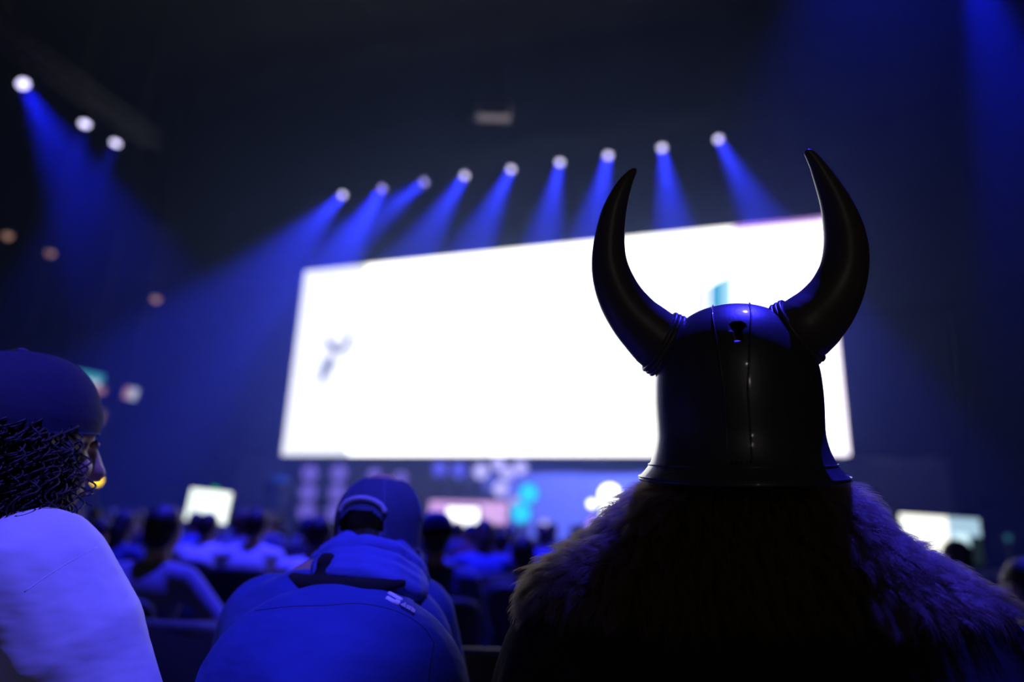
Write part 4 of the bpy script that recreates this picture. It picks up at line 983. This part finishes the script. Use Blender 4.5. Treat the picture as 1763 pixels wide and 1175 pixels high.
# keyhole slot cut through band and shell
bm = bmesh.new(); kp = [(11 * math.cos(a), 583 - 9.5 * math.sin(a)) for a in [R_(-35 + 250 * k / 20) for k in range(21)]]
kp = kp + [(-6, 592), (-6, 606), (6, 606), (6, 592)]
f0 = [bm.verts.new(hp_(u + 8, -260, y)) for u, y in kp]; f1_ = [bm.verts.new(hp_(u + 8, -70, y)) for u, y in kp]
for k in range(len(kp)):
    k2 = (k + 1) % len(kp); bm.faces.new((f0[k], f0[k2], f1_[k2], f1_[k]))
bm.faces.new(f0[::-1]); bm.faces.new(f1_); cut = bpy.data.objects.new('cut', bm_mesh('cut', bm)); COL.objects.link(cut)
def cut_mesh(me):
    o = bpy.data.objects.new('tmp', me); COL.objects.link(o); m = o.modifiers.new('b', 'BOOLEAN'); m.operation = 'DIFFERENCE'; m.object = cut; m.solver = 'EXACT'
    dg = bpy.context.evaluated_depsgraph_get(); dg.update(); out = bpy.data.meshes.new_from_object(o.evaluated_get(dg)); bpy.data.objects.remove(o)
    return out if len(out.polygons) > 50 else me
shell_me = cut_mesh(shell_me); band_me = cut_mesh(band_me); bpy.data.objects.remove(cut)
shell = wlink('shell', shell_me, M_HEL, hel)
band = wlink('centre_band', band_me, M_HEL, hel)
for u in (-HW, HW):
    bm = bmesh.new(); add_tube(bm, band_path(u, 1.2), 1.5 * s_, 8); wlink('band_bead', bm_mesh('band_bead', bm), M_HEL, band)
def ring_bead(y, ext, rad, a0=142, a1=398):
    r = r_at(y) + ext; pts = []
    for k in range(71):
        a = R_(a0 + (a1 - a0) * k / 70); v = KV * r * math.sin(a); pts.append(hp_(r * math.cos(a), v, y + dip(v, y)))
    bm = bmesh.new(); add_tube(bm, pts, rad * s_, 8); return wlink('brim_bead', bm_mesh('brim_bead', bm), M_HEL, shell)
ring_bead(798, 0.6, 1.6); ring_bead(818, 1.0, 1.6)
# cheek guards beside the face opening
for sgn in (-1, 1):
    bm = bmesh.new(); rings = []
    for y, e in ((645, 1), (658, 7), (676, 9), (694, 10), (708, 8), (718, 5), (726, 1)):
        r = r_at(y); rg = []
        for k in range(9):
            a = R_(22 + 30 * k / 8 * (1 - abs(y - 686) / 90)); q = r + e * (0.4 + 0.6 * math.sin(math.pi * min(1, (k + 1) / 8)))
            rg.append(hp_(sgn * q * math.cos(a), KV * q * math.sin(a), y))
        rings.append(rg)
    add_ring_loft(bm, rings, False, False); bmesh.ops.solidify(bm, geom=bm.faces[:], thickness=0.0025); wlink('cheek_guard', bm_mesh('cheek_guard', bm), M_HEL, hel)
# horns
def horn(stations, D0, D1, root_px):
    pts = [atd(x, y, D0 + (D1 - D0) * (i / (len(stations) - 1))) for i, (x, y, w_) in enumerate(stations)]
    rad = [w_ / 2 * s_ * (D0 / DH) for _, _, w_ in stations]
    c = catmull(pts, 5); rr_ = list(np.interp(np.linspace(0, len(rad) - 1, len(c)), np.arange(len(rad)), rad))
    c0 = hp_(*root_px); c = [c[0] + (c0 - c[0]) * 0.35] + c; rr_ = [rr_[0] * 0.98] + rr_
    end = c[-1] + (c[-1] - c[-2]).normalized() * rr_[-1] * 0.6; c.append(end); rr_.append(rr_[-1] * 0.55)
    bm = bmesh.new(); add_tube(bm, c, rr_, 40); ho_ = wlink('horn', bm_mesh('horn', bm), M_HORN, hel)
    ax = (c[2] - c[0]).normalized(); x, y = frame_of(ax)
    for k in range(3):
        o_ = c[1] - ax * (0.0005 + 0.0058 * k); R = rad[0] * (1.035 + 0.012 * k)
        bm = bmesh.new(); m_ = 48
        rings = [[o_ + (x * math.cos(a) + y * math.sin(a)) * (R + 0.0036 * math.cos(b)) + ax * 0.0036 * math.sin(b) for b in [2 * math.pi * q / 8 for q in range(8)]] for a in [2 * math.pi * t / m_ for t in range(m_)]]
        rings.append(rings[0]); add_ring_loft(bm, rings, False); bmesh.ops.remove_doubles(bm, verts=bm.verts[:], dist=1e-6)
        wlink('horn_collar', bm_mesh('horn_collar', bm), M_HORN, ho_)
    return ho_
HL = [(1136, 589, 104), (1114, 569, 96), (1092, 547, 87), (1070, 516, 78), (1055, 481, 69), (1048.5, 447, 60), (1049.5, 410, 52), (1056, 370, 44), (1066, 339, 35), (1077, 315, 25), (1087, 300, 16), (1092, 294, 11)]
HRr = [(1380, 569, 114), (1399, 553, 109), (1420, 531, 99), (1440, 500, 87), (1453, 463, 77), (1456, 425, 70), (1450, 385, 61), (1437, 345, 48), (1420, 309, 35), (1406, 283, 24), (1396, 268, 18), (1390, 262, 13)]
horn(HL, 0.955, 0.965, (-60, 0, 620)); horn(HRr, 0.895, 0.885, (60, 0, 605))
